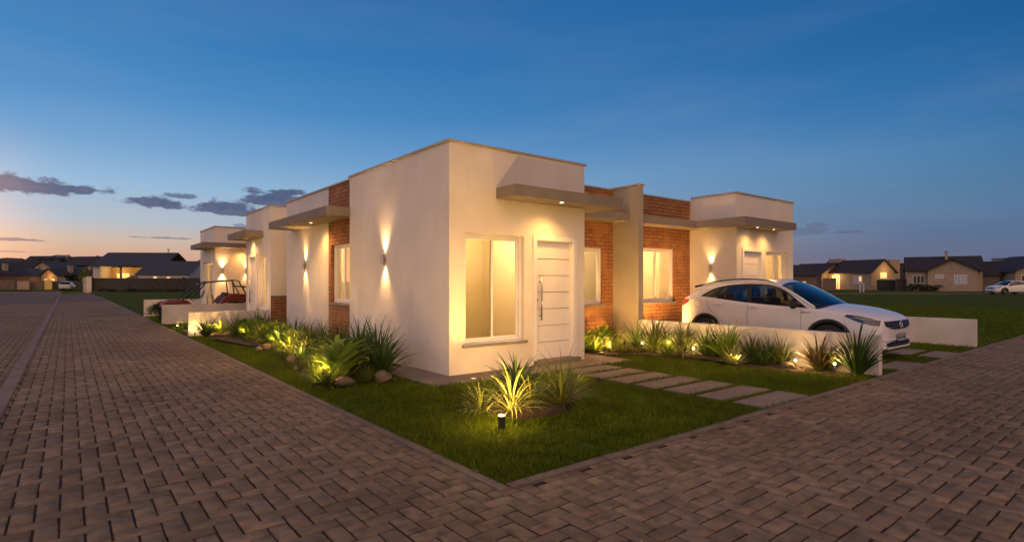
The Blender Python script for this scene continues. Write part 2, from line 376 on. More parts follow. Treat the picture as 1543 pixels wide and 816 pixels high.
# ------------------------------------------------------------------ ground, paving, kerbs
g = MB(); g.add([(-3000,-3000,-.16),(3000,-3000,-.16),(3000,3000,-.16),(-3000,3000,-.16)], [(0,1,2,3)])
tag(g.build('ground', turf), kind='structure')
LW, LE, LN = -2.07, 5.2, 9.6           # lawn edges
def herring(name, rects, cell=.12, zt=0.0, holes=()):
    V = []; F = []; A = []
    xs0 = min(r[0] for r in rects); ys0 = min(r[2] for r in rects); xs1 = max(r[1] for r in rects); ys1 = max(r[3] for r in rects)
    i0, i1 = math.floor(xs0/cell)-1, math.ceil(xs1/cell)+1; j0, j1 = math.floor(ys0/cell)-1, math.ceil(ys1/cell)+1
    I, J = np.meshgrid(np.arange(i0, i1), np.arange(j0, j1), indexing='ij'); I = I.ravel(); J = J.ravel()
    k = (I-J) % 4
    out = []
    for kk, wx, wy in ((0, 2, 1), (3, 1, 2)):
        s = k == kk; x = I[s]*cell; y = J[s]*cell; out.append(np.stack([x, y, x+wx*cell, y+wy*cell], 1))
    B = np.concatenate(out); cx = (B[:,0]+B[:,2])/2; cy = (B[:,1]+B[:,3])/2
    keep = np.zeros(len(B), bool)
    for r in rects: keep |= (cx > r[0]) & (cx < r[1]) & (cy > r[2]) & (cy < r[3])
    # inside the possible view, or near it
    d = (cx-CX)*FX+(cy-CY)*FY; lat = (cx-CX)*FY-(cy-CY)*FX
    keep &= (d > -1.5) & (np.abs(lat) < np.maximum(d, 0)*1.02+3)
    B = B[keep]; n = len(B); rg = np.random.default_rng(3)
    gap = .0052; ch = .006
    x0, y0, x1, y1 = (B[:,0]+gap, B[:,1]+gap, B[:,2]-gap, B[:,3]-gap)
    jx = rg.normal(0, .0012, (n, 2)); x0 = x0+jx[:,0]; x1 = x1+jx[:,0]; y0 = y0+jx[:,1]; y1 = y1+jx[:,1]
    cxx = (x0+x1)/2; cyy = (y0+y1)/2
    zb = zt+rg.normal(0, .0014, n); tx = rg.normal(0, .0045, n); ty = rg.normal(0, .0045, n)
    def Z(x, y): return zb+(x-cxx)*tx+(y-cyy)*ty
    ring = []
    for (a, b) in ((0,0),(1,0),(1,1),(0,1)):
        X = x1-ch if a else x0+ch; Y = y1-ch if b else y0+ch; ring.append(np.stack([X, Y, Z(X, Y)], 1))
    for (a, b) in ((0,0),(1,0),(1,1),(0,1)):
        X = x1 if a else x0; Y = y1 if b else y0; ring.append(np.stack([X, Y, Z(X, Y)-.008], 1))
    for (a, b) in ((0,0),(1,0),(1,1),(0,1)):
        X = x1 if a else x0; Y = y1 if b else y0; ring.append(np.stack([X, Y, Z(X, Y)-.03], 1))
    V = np.stack(ring, 1).reshape(-1, 3)
    base = (np.arange(n)*12)[:,None, None]
    q = [(0,1,2,3)]+[(i, (i+4), (i+1) % 4+4, (i+1) % 4) for i in range(4)]+[(i+4, (i+8), (i+1) % 4+8, (i+1) % 4+4) for i in range(4)]
    F = (base+np.array(q)[None]).reshape(-1, 4)
    A = np.repeat(np.clip(rg.normal(.5, .28, n), 0, 1), 12)
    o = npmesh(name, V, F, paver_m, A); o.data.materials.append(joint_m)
    mi = np.tile(np.array([0]*5+[1]*4, dtype=np.int32), n); o.data.polygons.foreach_set('material_index', mi)  # brick sides take the dark joint sand colour, also in place of joint shade
    return tag(o, kind='structure')
herring('pavement', [(-5.15,-2.14,-4.11,44),(-5.15,40,-12,-4.11)])
herring('road', [(-14,-5.17,-8,44)], zt=-.10)
b = MB(); b.box(-5.2,-2.12,-14,78,-.15,-.013); b.box(-2.12,80,-14,-4.12,-.15,-.013)
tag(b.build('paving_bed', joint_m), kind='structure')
b = MB(); b.box(-40,-5.2,-14,44,-.155,-.112)
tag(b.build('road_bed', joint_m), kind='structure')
b = MB(); b.box(-5.04,-2.28,44,74,-.012,.0); b.box(40,80,-12,-4.25,-.012,0); b.box(-40,-5.27,44,110,-.15,-.10); b.box(-60,60,76,84,-.15,-.098)
tag(b.build('far_pavement', farpave_m), kind='structure')
# kerb along the road: separate stones
b = MB(); y = -10
while y < 74:
    L = .98; dz = rnd.uniform(-.003,.003); b.box(-5.235+rnd.uniform(-.003,.003),-5.075,y+.006,y+L,-.16,.022+dz); y += 1.0
tag(b.build('road_kerb', kerb_m, bev=.012), kind='structure')
# flush edging round the lawn
b = MB(); y = -4.13
while y < 60:
    b.box(-2.18+rnd.uniform(-.004,.004),-2.095,y+.004,y+.992,-.1,.012+rnd.uniform(-.003,.003)); y += 1.0
x = -2.08
while x < 45:
    b.box(x+.004,x+.992,-4.145+rnd.uniform(-.004,.004),-4.055,-.1,.012+rnd.uniform(-.003,.003)); x += 1.0
b.box(-2.18,-2.084,-4.145,-4.134,-.1,.012)
tag(b.build('lawn_edging', kerb_m, bev=.006), kind='structure')
# lawn soil sheets (gently uneven)
def sheet(name, x0, x1, y0, y1, step, z, amp, mat):
    nx = max(2, int((x1-x0)/step)); ny = max(2, int((y1-y0)/step))
    X, Y = np.meshgrid(np.linspace(x0, x1, nx), np.linspace(y0, y1, ny), indexing='ij')
    Zz = z+amp*(np.sin(X*2.1+Y*.7)*.5+np.sin(X*.9-Y*1.7+1)*.5)
    V = np.stack([X.ravel(), Y.ravel(), Zz.ravel()], 1)
    i, j = np.meshgrid(np.arange(nx-1), np.arange(ny-1), indexing='ij'); a = (i*ny+j).ravel()
    F = np.stack([a, a+ny, a+ny+1, a+1], 1)
    return tag(npmesh(name, V, F, mat, smooth=True), kind='structure')
sheet('lawn', -2.1, 11.1, -4.06, 1.25, .2, .004, .008, turf)
sheet('lawn', -2.1, 0, 1.25, 75, .4, .004, .008, turf)
sheet('field', 11.1, 160, -4.06, 170, 2.5, .0, .04, turf)
sheet('field', -2.1, 11.1, 20.4, 170, 2.0, .0, .03, turf)
# concrete strip at the wall's foot, landing, stepping stones
b = MB()
for x0, x1 in ((-.60,.86),(.87,2.18),(2.19,3.55)): b.box(x0,x1,-.62,-.004,-.05,.022)
b.box(-.60,-.004,0.0,1.4,-.05,.021); b.box(2.95,3.55,0,1.2,-.05,.02)
tag(b.build('wall_foot_paving', concrete, bev=.006), kind='structure')
stones = []
base_stone = None
names = ['first', 'second', 'third', 'fourth', 'fifth', 'sixth', 'last']
for k in range(7):
    yb = -.72-.49*k
    if base_stone is None:
        m = MB(); m.box(-.55,.55,-.195,.195,-.05,.0); o = m.build('stepping_stone', concrete, bev=.006); base_stone = o
    else:
        o = base_stone.copy(); COL.objects.link(o)
    o.location = (2.15+.012*k, yb-.195, .026); o.rotation_euler = (0,0,R(rnd.uniform(-.6,.6)))
    lab = ['concrete stepping stone nearest the front door landing', 'second stepping stone out from the front door landing', 'third stepping stone out from the front door landing', 'middle stone of the seven stepping stones in the front lawn', 'third stepping stone back from the brick pavement', 'second stepping stone back from the brick pavement', 'stepping stone closest to the brick pavement in the front lawn'][k]
    tag(o, lab, 'stepping stone', 'stepping stones from pavement to door')
    stones.append((1.6, 2.7, yb-.39, yb))
pads = []
for cx_, cy_, lab in ((8.9,-3.86,'driveway slab on the far wheel track beside the pavement'),(8.9,-3.32,'driveway slab on the far wheel track just in front of the bumper'),(6.6,-3.86,'driveway slab on the near wheel track beside the low wall end'),(6.6,-3.32,'driveway slab on the near wheel track under the front bumper'),(8.9,-2.78,'driveway slab on the far wheel track under the car nose'),(6.6,-2.78,'driveway slab under the near front wheel')):
    o = base_stone.copy(); COL.objects.link(o); o.location = (cx_, cy_, .022); o.scale = (1.05,1.05,1)
    tag(o, lab, 'driveway slab', 'driveway slabs'); pads.append((cx_-.58, cx_+.58, cy_-.21, cy_+.21))
# pads on the neighbour's path on the left street
for i, cy_ in enumerate((10.6, 11.1, 11.6)):
    o = base_stone.copy(); COL.objects.link(o); o.location = (-1.35, cy_, .024); o.rotation_euler = (0,0,0); 
    tag(o, ['near','middle','far'][i]+' slab of the three behind the spotlit low wall on the left', 'path slab', 'path slabs on the left street'); pads.append((-1.9,-.8,cy_-.2,cy_+.2))
# planting beds
def bed(name, outline, z=.03, h=.05):
    n = len(outline); c = Vector((sum(p[0] for p in outline)/n, sum(p[1] for p in outline)/n, 0)); b = MB(); vs = []; K = 6
    for k in range(K+1):
        f = k/K
        for i, p in enumerate(outline):
            q = c+(Vector((p[0], p[1], 0))-c)*(1-f*.97); q.z = -.02+(h+.02)*(1-(1-min(1, f*2.4))**2)+rnd.uniform(-.012,.012)*(f > 0)
            vs.append(q)
    fs = [(k*n+i, k*n+(i+1) % n, (k+1)*n+(i+1) % n, (k+1)*n+i) for k in range(K) for i in range(n)]+[tuple(K*n+i for i in range(n))]
    b.add(vs, fs); return tag(b.build(name, soil, smooth=True), kind='structure')
def blob(pts, n=8):
    out = []
    m = len(pts)
    for i in range(m):
        p0, p1, p2, p3 = [Vector((*pts[(i+k-1) % m], 0)) for k in range(4)]
        for j in range(n):
            t = j/n; q = .5*((2*p1)+(-p0+p2)*t+(2*p0-5*p1+4*p2-p3)*t*t+(-p0+3*p1-3*p2+p3)*t**3)
            out.append((q.x+rnd.uniform(-.02,.02), q.y+rnd.uniform(-.02,.02)))
    return out
bedL = blob([(-.08,1.2),(-.6,.75),(-1.2,.2),(-1.85,.08),(-1.85,.8),(-1.48,1.8),(-1.34,3.2),(-1.22,4.6),(-1.04,6),(-1.12,7.6),(-1.7,8.8),(-1.88,9.5),(-.05,9.5),(-.05,5)])
bedI = blob([(-.95,-2.2),(-.85,-2.68),(-.35,-2.80),(.14,-2.55),(.2,-2.1),(-.15,-1.75),(-.65,-1.75)])
bedR = blob([(3.6,.2),(3.7,1.2),(5.15,1.2),(5.17,-3.9),(4.75,-3.7),(4.35,-2.5),(4.6,-1.6),(4.7,-.6),(4.3,-.1)])
bed('planting_bed', bedL); bed('planting_bed', bedI); bed('planting_bed', bedR)
def inpoly(X, Y, poly):
    ins = np.zeros(X.shape, bool); n = len(poly)
    for i in range(n):
        x0, y0 = poly[i]; x1, y1 = poly[(i+1) % n]
        c = ((y0 > Y) != (y1 > Y)); xi = (x1-x0)*(Y-y0)/((y1-y0) if y1 != y0 else 1e-9)+x0
        ins ^= c & (X < xi)
    return ins
# grass blades
def grass(name, x0, x1, y0, y1, dens, L, W, excl=(), polys=(), seed=1, far=None):
    rg = np.random.default_rng(seed); n = int((x1-x0)*(y1-y0)*dens)
    X = rg.uniform(x0, x1, n); Y = rg.uniform(y0, y1, n); keep = np.ones(n, bool)
    for a, b_, c, d in excl: keep &= ~((X > a) & (X < b_) & (Y > c) & (Y < d))
    for p in polys: keep &= ~inpoly(X, Y, p)
    dd = (X-CX)*FX+(Y-CY)*FY; lat = (X-CX)*FY-(Y-CY)*FX
    keep &= (dd > .5) & (np.abs(lat) < dd*1.0+1)
    if far: keep &= rg.uniform(0, 1, n) < np.clip(far/np.maximum(dd, 1), 0, 1)**1.5
    X = X[keep]; Y = Y[keep]; dd = dd[keep]; n = len(X)
    clump = np.sin(X*7.3+np.sin(Y*5.1)*2)*np.sin(Y*6.7+np.sin(X*4.3)*2)
    big = np.sin(X*1.9+Y*.6)*np.sin(Y*2.3-X*.8)
    fine_ = np.sin(X*17+np.sin(Y*13)*2)*np.sin(Y*15+np.sin(X*11)*2)
    s = (1+.38*clump+.22*fine_+.15*big)*rg.uniform(.5, 1.3, n)
    if far: sc_ = np.clip(dd/far, 1, 4)**.8
    else: sc_ = 1
    l = L*s; ww = W*rg.uniform(.7,1.3,n)*sc_
    th = rg.uniform(0, 2*np.pi, n)+clump*1.0; lean = np.abs(rg.normal(.45, .32, n)); ph = th+rg.normal(0, .8, n)+np.pi/2
    tx, ty = np.cos(ph), np.sin(ph); wx, wy = np.cos(th), np.sin(th)
    def P(f, wf, side):
        hx = l*np.sin(lean*f*1.3)*f; hz = l*np.cos(lean*f*1.1)*f
        return np.stack([X+tx*hx+wx*ww*wf*side, Y+ty*hx+wy*ww*wf*side, hz-.003], 1)
    V = np.stack([P(0,1,-1), P(0,1,1), P(.55,.75,1), P(.55,.75,-1), P(1,0.08,1), P(1,.08,-1)], 1).reshape(-1,3)
    bb = (np.arange(n)*6)[:,None,None]
    F = (bb+np.array([(0,1,2,3),(3,2,4,5)])[None]).reshape(-1,4)
    A = np.repeat(np.clip(.45+.22*big+.2*clump+rg.normal(0,.2,n), 0, 1), 6)
    return tag(npmesh(name, V, F, grass_m, A), 'short green lawn grass', 'grass', kind='stuff')
ex = stones+pads+[(-.6,3.55,-.62,5),(0,5.2,-.01,30),(2.9,3.55,-.6,1.3),(5.19,5.34,-4.1,1.3),(-2.05,0,9.6,9.76)]
grass('lawn_grass', -2.12, 5.2, -4.08, 1.2, 3600, .060, .0030, ex, (bedL, bedI, bedR), 1, 7.5)
grass('lawn_grass', -2.09, 0, 1.2, 9.6, 2600, .042, .003, ex, (bedL,), 2, 11)
grass('lawn_grass', 5.33, 11.15, -4.05, 1.2, 1700, .05, .004, ex+[(0,8.2,-2.4,1.3)], (), 3, 12)
grass('lawn_grass', -2.09, 0, 9.75, 20.3, 800, .05, .005, pads, (), 4, 16)
grass('field_grass', 11.3, 34, -4.05, 22, 330, .075, .007, (), (), 5, 18)

# ------------------------------------------------------------------ houses: helpers
WH = 3.58
def win(parent, org, ud, nd_, u0, u1, z0, z1, rec=.07, panes=2, sill=True, fw=.045, fmat=frame_m, reflect_tint=False):
    """sliding window: frame, sashes with glass, stone sill. org/ud/nd_ define the wall plane"""
    o = Vector(org); ud = Vector(ud); n = Vector(nd_)
    def bx(mb, a, b_, c, d, e0, e1, mi=0):
        ps = [o+ud*u+Vector((0,0,z))-n*e for (u, z, e) in ((a,c,e0),(b_,c,e0),(b_,c,e1),(a,c,e1),(a,d,e0),(b_,d,e0),(b_,d,e1),(a,d,e1))]
        xs = [p.x for p in ps]; ys = [p.y for p in ps]; zs = [p.z for p in ps]
        mb.box(min(xs),max(xs),min(ys),max(ys),min(zs),max(zs),mi)
    f = MB()
    bx(f,u0,u0+fw,z0,z1,rec,rec+.07); bx(f,u1-fw,u1,z0,z1,rec,rec+.07); bx(f,u0+fw,u1-fw,z1-fw,z1,rec,rec+.07); bx(f,u0+fw,u1-fw,z0,z0+fw,rec,rec+.07)
    fo = f.build('window', fmat, parent, bev=.004)
    um = (u0+u1)/2
    spans = [(u0+fw,um+.02,.018),(um-.02,u1-fw,.042)] if panes == 2 else [(u0+fw,u1-fw,.03)]
    for a, b_, dd in spans:
        s_ = MB(); sw = .04; e0, e1 = rec+dd, rec+dd+.022
        bx(s_,a,a+sw,z0+fw,z1-fw,e0,e1); bx(s_,b_-sw,b_,z0+fw,z1-fw,e0,e1); bx(s_,a+sw,b_-sw,z1-fw-sw,z1-fw,e0,e1); bx(s_,a+sw,b_-sw,z0+fw,z0+fw+sw,e0,e1)
        s_.build('frame', fmat, fo, bev=.003)
        p_ = MB(); bx(p_,a+sw,b_-sw,z0+fw+sw,z1-fw-sw,e0+.008,e0+.012); p_.build('pane', reflect_tint_glass if (reflect_tint and a == u0+fw) else glass, fo)
    if sill:
        s_ = MB(); bx(s_,u0-.05,u1+.05,z0-.045,z0-.002,-.045,rec+.07); s_.build('sill', sill_m, fo, bev=.004)
    return fo
def door(parent, org, ud, nd_, u0, u1, z1, handle=0):
    o = Vector(org); ud = Vector(ud); n = Vector(nd_)
    def bx(mb, a, b_, c, d, e0, e1, mi=0):
        ps = [o+ud*u+Vector((0,0,z))-n*e for (u, z, e) in ((a,c,e0),(b_,c,e0),(b_,c,e1),(a,c,e1),(a,d,e0),(b_,d,e1))]
        xs = [p.x for p in ps]; ys = [p.y for p in ps]; zs = [p.z for p in ps]
        mb.box(min(xs),max(xs),min(ys),max(ys),min(zs),max(zs),mi)
    fr = MB(); t_ = .085
    bx(fr,u0,u0+t_,.0,z1,-.022,.10); bx(fr,u1-t_,u1,.0,z1,-.022,.10); bx(fr,u0+t_,u1-t_,z1-t_,z1,-.022,.10)
    bx(fr,u0+t_,u0+t_+.02,.1,z1-t_,.03,.10); bx(fr,u1-t_-.02,u1-t_,.1,z1-t_,.03,.10); bx(fr,u0+t_+.02,u1-t_-.02,z1-t_-.02,z1-t_,.03,.10)
    st = MB(); bx(st,u0+.0,u1+.0,.0,.10,-.14,-.024); bx(st,u0+t_,u1-t_,.0,.10,-.024,.1)
    a, b_ = u0+t_+.02, u1-t_-.02
    leaf = MB(); zz = [.105]+[.105+(z1-t_-.125)*k/7 for k in range(1,7)]+[z1-t_-.022]
    for k in range(7): bx(leaf, a+.004, b_-.004, zz[k]+(.006 if k else 0), zz[k+1]-(.006 if k < 6 else 0), .055, .095)
    bx(leaf, a+.004, b_-.004, .105, z1-t_-.022, .062, .093)
    lo = leaf.build('door', door_m, parent, bev=.002)
    fr.build('door_frame', frame_m, lo, bev=.004); st.build('threshold', concrete, lo, bev=.006)
    gr = MB()
    for k in range(1,7): bx(gr, a+.01, b_-.012, zz[k]-.004, zz[k]+.004, .057, .061)
    gr.build('inlay_strip', steel, lo)
    h = MB(); hx = a+.09 if handle == 0 else b_-.09
    p = lambda u, z, e: o+ud*u+Vector((0,0,z))-n*e
    h.tube([p(hx,.78,-.012),p(hx,1.52,-.012)], .014, 10)
    for z in (.86,1.44): h.tube([p(hx,z,-.012),p(hx,z,.056)], .009, 8)
    h.build('handle', steel, lo, smooth=True)
    k = MB(); k.tube([p(hx-.05 if handle == 0 else hx+.05,1.13,.04),p(hx-.05 if handle == 0 else hx+.05,1.13,.056)], .018, 12); k.build('lock', dark, lo)
    return lo
def canopy(parent, boxes, spots=(), z0=2.785, z1=2.965, power=16):
    """slab awning; boxes are x0,x1,y0,y1 rectangles meeting edge to edge"""
    b = MB()
    for x0, x1, y0, y1 in boxes: b.box(x0,x1,y0,y1,z0,z1)
    o = b.build('awning', canopy_m, parent)
    for x, y in spots:
        l = MB(); l.lathe([(.034,-.001),(.050,-.001),(.052,-.008),(.034,-.008)], (x,y,z0), n=20); l.build('downlight_ring', frame_m, o)
        l = MB(); l.lathe([(0.0,-.004),(.033,-.004)], (x,y,z0), n=16); l.build('downlight_lens', lens_m, o)
        lamp('downlight_beam', 'SPOT', (x,y,z0-.012), power, parent=o, aim=(-.12,-.12,-1), size=R(150), blend=1, rad=.12)
    return o
def capstrip(parent, segs, z):
    b = MB()
    for x0, x1, y0, y1 in segs: b.box(x0,x1,y0,y1,z-.002,z+.035)
    b.build('parapet_cap', cap_m, parent, bev=.004)
X, Y_, Z_ = (1,0,0), (0,1,0), (0,0,1); nX, nY = (-1,0,0), (0,-1,0)
def room(parent, x0, x1, y0, y1, power, lx=None, ly=None, z1=2.75):
    """plastered room lining behind the windows, open towards the outside wall, with a ceiling lamp"""
    b = MB(); t_ = .06
    b.box(x0,x1,y0,y1,.02,.06); b.build('room_floor', roomfloor, parent)
    b = MB(); b.box(x0,x1,y0,y1,z1,z1+.06); b.build('room_ceiling', interior, parent)
    lx = (x0+x1)/2 if lx is None else lx; ly = (y0+y1)/2 if ly is None else ly
    c = MB(); c.lathe([(0,-.05),(.12,-.045),(.16,0)], (lx,ly,z1), n=20); co = c.build('ceiling_light', soft_lens, parent, smooth=True)
    lamp('ceiling_light_glow', 'POINT', (lx,ly,z1-.16), power*.75, (1,.68,.33), co, rad=.1)

# ------------------------------------------------------------------ corner house
H1 = empty('house', (0,0,0), 0, 'white flat-roofed corner house nearest the camera, with white front door and brick panel', 'house')
B = 0.12                                # set-back of the side panel
w1 = (.28,1.48,.47,2.21); d1 = (1.67,2.71,0,2.24)
m = MB()
wall(m, (0,0,0), X, nY, 0, 2.93, -.1, WH, .15, (w1, d1), 0, imi=1)
wall(m, (0,0,0), Y_, nX, .15, 3.82, -.1, WH, .15, (), 0, imi=1)
wall(m, (2.93,0,0), Y_, X, .15, 1.30, -.1, WH, .15, (), 0, imi=1)
wall(m, (B,0,0), Y_, nX, 5.33, 8.445, -.1, WH, .15, (), 0, imi=1)
wall(m, (0,8.445,0), X, Y_, B+.15, 5.37, -.1, WH, .15, (), 0, imi=1)
m.build('wall', [stucco, interior], H1)
m = MB(); wall(m, (B,0,0), Y_, nX, 3.822, 5.328, -.1, WH-.002, .15, ((4.02,5.17,.98,2.27),), 0, imi=1)
m.build('brick_panel', [brick, interior], H1)
m = MB(); wall(m, (0,1.30,0), X, nY, 2.782, 5.198, -.1, WH-.06, .15, ((3.50,4.87,.95,2.2),), 0, imi=1)
m.build('brick_panel', [brick, interior], H1)
m = MB(); m.box(5.2,5.37,.57,8.29,-.1,WH-.03); m.build('fin_wall', noisy('fin_render', (.36,.315,.25), (.31,.27,.215), 1.8, .85, .3, 90, bdist=.004), H1, bev=.004)
m = MB(); m.box(.15,2.78,.15,1.45,3.2,3.3); m.box(.27,5.2,1.45,8.29,3.2,3.3); m.build('roof', concrete, H1)
m = MB(); m.box(.15,2.9,3.05,3.15,0,3.2); m.box(2.80,2.9,1.46,3.05,0,3.2); m.box(2.9,5.2,4.4,4.5,0,3.2); m.box(2.8,2.9,3.15,8.29,0,3.2); m.build('inner_wall', interior, H1)
capstrip(H1, [(-.03,2.96,-.03,.12),(-.03,.12,.12,3.85),(B-.03,B+.12,3.85,8.475),(2.81,2.96,.12,1.28)], WH)
capstrip(H1, [(2.96,5.17,1.27,1.42)], WH-.06); capstrip(H1, [(5.17,5.40,.54,8.29)], WH-.03)
m = MB(); m.box(.9,1.7,3.02,3.048,.06,2.1)
m.build('inner_door', door_m, H1)
win(H1, (0,0,0), X, nY, *w1, rec=.08, reflect_tint=True)
door(H1, (0,0,0), X, nY, 1.67, 2.71, 2.24)
win(H1, (0,1.30,0), X, nY, 3.50,4.87,.95,2.2)
win(H1, (B,0,0), Y_, nX, 4.02,5.17,.98,2.27)
canopy(H1, [(.89,3.42,-.5,-.003),(2.934,3.42,-.003,.8),(2.934,5.198,.8,1.297)], [(1.99,-.38),(3.18,.45)], power=20)
canopy(H1, [(-.5,-.003,3.79,7.86),(-.003,B-.003,3.823,7.86)], [(-.22,5.5)], power=20)
room(H1, .152, 2.9, .152, 3.05, 38, 1.6, 1.7); room(H1, 2.9, 5.2, 1.455, 4.4, 34, 4.0, 2.9); room(H1, .272, 2.9, 3.15, 8.29, 42, 1.6, 4.9)
# kitchen cabinets behind the recessed window
K = empty('kitchen_cabinet', (0,0,0), 0, 'white wall and base cupboards seen through the corner house brick wall window', 'cupboard')
m = MB()
for k in range(4): m.box(3.02+.52*k, 3.52+.52*k, 4.02, 4.39, 1.5, 2.2)
m.build('wall_cupboard', frame_m, K, bev=.006)
m = MB()
for k in range(4): m.box(3.02+.52*k, 3.52+.52*k, 3.82, 4.39, .08, .86)
m.build('base_cupboard', frame_m, K, bev=.006)
m = MB(); m.box(3.01,5.1,3.80,4.39,.865,.905); m.build('worktop', sill_m, K)

# ------------------------------------------------------------------ right hand neighbour
H2 = empty('house', (8.2,0,0), 0, 'white flat-roofed neighbour house behind the white parked car', 'house')
m = MB(); o_ = (-8.2,0,0)
def W(m, org, *a, **k): wall(m, (org[0]-8.2, org[1], org[2]), *a, **k)
W(m, (0,0,0), X, nY, 8.23, 11.19, -.1, WH+.03, .15, ((9.67,10.88,.47,2.24),(8.48,9.50,0,2.29)), 0, imi=1)
W(m, (8.23,0,0), Y_, nX, .15, 1.30, -.1, WH+.03, .15, (), 0, imi=1)
W(m, (11.19,0,0), Y_, X, .15, 8.3, -.1, WH+.03, .15, (), 0, imi=1)
W(m, (0,8.3,0), X, Y_, 5.4, 11.19, -.1, WH+.03, .15, (), 0, imi=1)
m.build('wall', [stucco, interior], H2)
m = MB(); W(m, (0,1.30,0), X, nY, 5.372, 8.228, -.1, WH-.06, .15, ((6.18,7.57,.95,2.27),), 0, imi=1)
m.build('brick_panel', [brick, interior], H2)
def sub8(segs): return [(a-8.2,b-8.2,c,d) for a,b,c,d in segs]
m = MB(); m.box(.18,2.84,.15,1.45,3.2,3.3); m.box(-2.82,2.84,1.45,8.15,3.2,3.3); m.build('roof', concrete, H2)
m = MB(); m.box(.18,2.84,3.1,3.2,0,3.2); m.box(-2.82,.03,4.4,4.5,0,3.2); m.box(.04,.14,1.46,4.5,0,3.2); m.build('inner_wall', interior, H2)
capstrip(H2, sub8([(8.20,11.22,-.03,.12),(8.20,8.35,.12,1.26),(11.07,11.22,.12,8.3)]), WH+.03); capstrip(H2, sub8([(5.40,8.22,1.27,1.42)]), WH-.06)
win(H2, (-8.2,0,0), X, nY, 9.67,10.88,.47,2.24, reflect_tint=True); door(H2, (-8.2,0,0), X, nY, 8.48, 9.50, 2.29, 1); win(H2, (-8.2,1.30,0), X, nY, 6.18,7.57,.95,2.27)
canopy(H2, sub8([(7.75,10.28,-.5,-.003),(7.75,8.227,-.003,1.297),(5.372,7.75,.8,1.297)]), [(8.72-8.2,-.27),(9.55-8.2,-.27)], power=11)
room(H2, .19, 2.83, .152, 3.1, 36); room(H2, -2.82, .03, 1.455, 4.4, 38)

# ------------------------------------------------------------------ left street houses
H3 = empty('house', (0,9.52,0), 0, 'second white house down the left street, door facing the road', 'house')
def W3(m, org, *a, **k): wall(m, (org[0], org[1]-9.52, org[2]), *a, **k)
yo = 9.52
m = MB()
wall(m, (0,0,0), Y_, nX, 0, 2.80, -.1, WH+.03, .15, ((.41,1.35,.64,2.26),(1.50,2.50,0,2.3)), 0, imi=1)
wall(m, (0,0,0), X, nY, .15, 1.45, -.1, WH+.03, .15, (), 0, imi=1)
wall(m, (0,2.80,0), X, Y_, .15, 1.45, -.1, WH+.03, .15, (), 0, imi=1)
wall(m, (1.3,0,0), Y_, nX, -1.06, 0-.002, -.1, WH-.03, .15, (), 0, imi=1)
m.build('wall', [stucco, interior], H3)
m = MB(); wall(m, (1.3,0,0), Y_, nX, 2.802, 7.71, -.1, WH-.05, .15, (), 0, imi=1); m.build('brick_panel', [brick, interior], H3)
m = MB(); wall(m, (0,-.03,0), X, nY, .0, 1.3, -.1, 1.02, .028, (), 0); m.build('brick_plinth', brick, H3)
m = MB(); m.box(-.015,1.3,-.045,-.002,1.022,1.05); m.build('plinth_cap', sill_m, H3)
m = MB(); m.box(.15,5,.15,2.65,3.2,3.3); m.build('roof', concrete, H3)
m = MB(); m.box(2.9,3.0,.15,2.65,0,3.2); m.build('inner_wall', interior, H3)
capstrip(H3, [(-.03,.12,-.03,2.83),(.12,1.45,-.03,.12),(.12,1.45,2.71,2.83)], WH+.03)
win(H3, (0,0,0), Y_, nX, .41,1.35,.64,2.26); door(H3, (0,0,0), Y_, nX, 1.50,2.50,2.3,1)
canopy(H3, [(-.5,-.003,.78,3.04)], [(-.22,1.9)], power=16)
room(H3, .152, 2.9, .152, 2.65, 34)
H4 = empty('house', (0,17.24,0), 0, 'farthest white house down the left street with two wall lamps', 'house')
m = MB()
wall(m, (0,0,0), X, nY, 0, 4.0, -.1, WH+.03, .15, (), 0, imi=1)
wall(m, (0,0,0), Y_, nX, .15, 3.10, -.1, WH+.03, .15, ((.55,2.48,.35,2.28),), 0, imi=1)
wall(m, (0,3.10,0), X, Y_, .15, 4.0, -.1, WH+.03, .15, (), 0, imi=1)
m.build('wall', [stucco, interior], H4)
m = MB(); m.box(.15,4,.15,2.95,3.2,3.3); m.build('roof', concrete, H4)
m = MB(); m.box(2.9,3.0,.15,2.95,0,3.2); m.build('inner_wall', interior, H4)
capstrip(H4, [(-.03,4.0,-.03,.12),(-.03,.12,.12,3.13),(.12,4.0,3.01,3.13)], WH+.03)
win(H4, (0,0,0), Y_, nX, .55,2.48,.35,2.28)
canopy(H4, [(-.5,2.6,-.5,-.003),(-.5,-.003,-.003,2.3)], [(1.0,-.25)], power=13)
room(H4, .152, 2.9, .152, 2.95, 30)

curt_m = attrcol('curtain_cloth', (.74,.66,.52), (.70,.62,.48), .95, None, 12, 0, trans=.55)
def curtain_panel(parent, p, d, L, z0, z1):
    b = MB(); n_ = int(L/.018); vs = []; d = Vector(d); q = Vector((-d.y, d.x, 0))
    for i in range(n_+1):
        w_ = q*(.022*math.sin(i*1.15)+.008*math.sin(i*.37)); a = Vector(p)+d*(L*i/n_)+w_; vs += [(a.x,a.y,z0),(a.x,a.y,z1)]
    b.add(vs, [(2*i,2*i+2,2*i+3,2*i+1) for i in range(n_)]); b.build('curtain', curt_m, parent, smooth=True)
curtain_panel(H1, (.38,5.0,0), Y_, .30, .1, 2.45)
curtain_panel(H2, (7.30-8.2,1.56,0), X, .32, .1, 2.45); curtain_panel(H2, (6.1-8.2,1.56,0), X, .22, .1, 2.45)
curtain_panel(H2, (10.6-8.2,.28,0), X, .35, .1, 2.45); curtain_panel(H3, (.26,1.1,0), Y_, .35, .1, 2.45); curtain_panel(H4, (.26,.5,0), Y_, .4, .1, 2.45); curtain_panel(H4, (.26,2.1,0), Y_, .4, .1, 2.45)
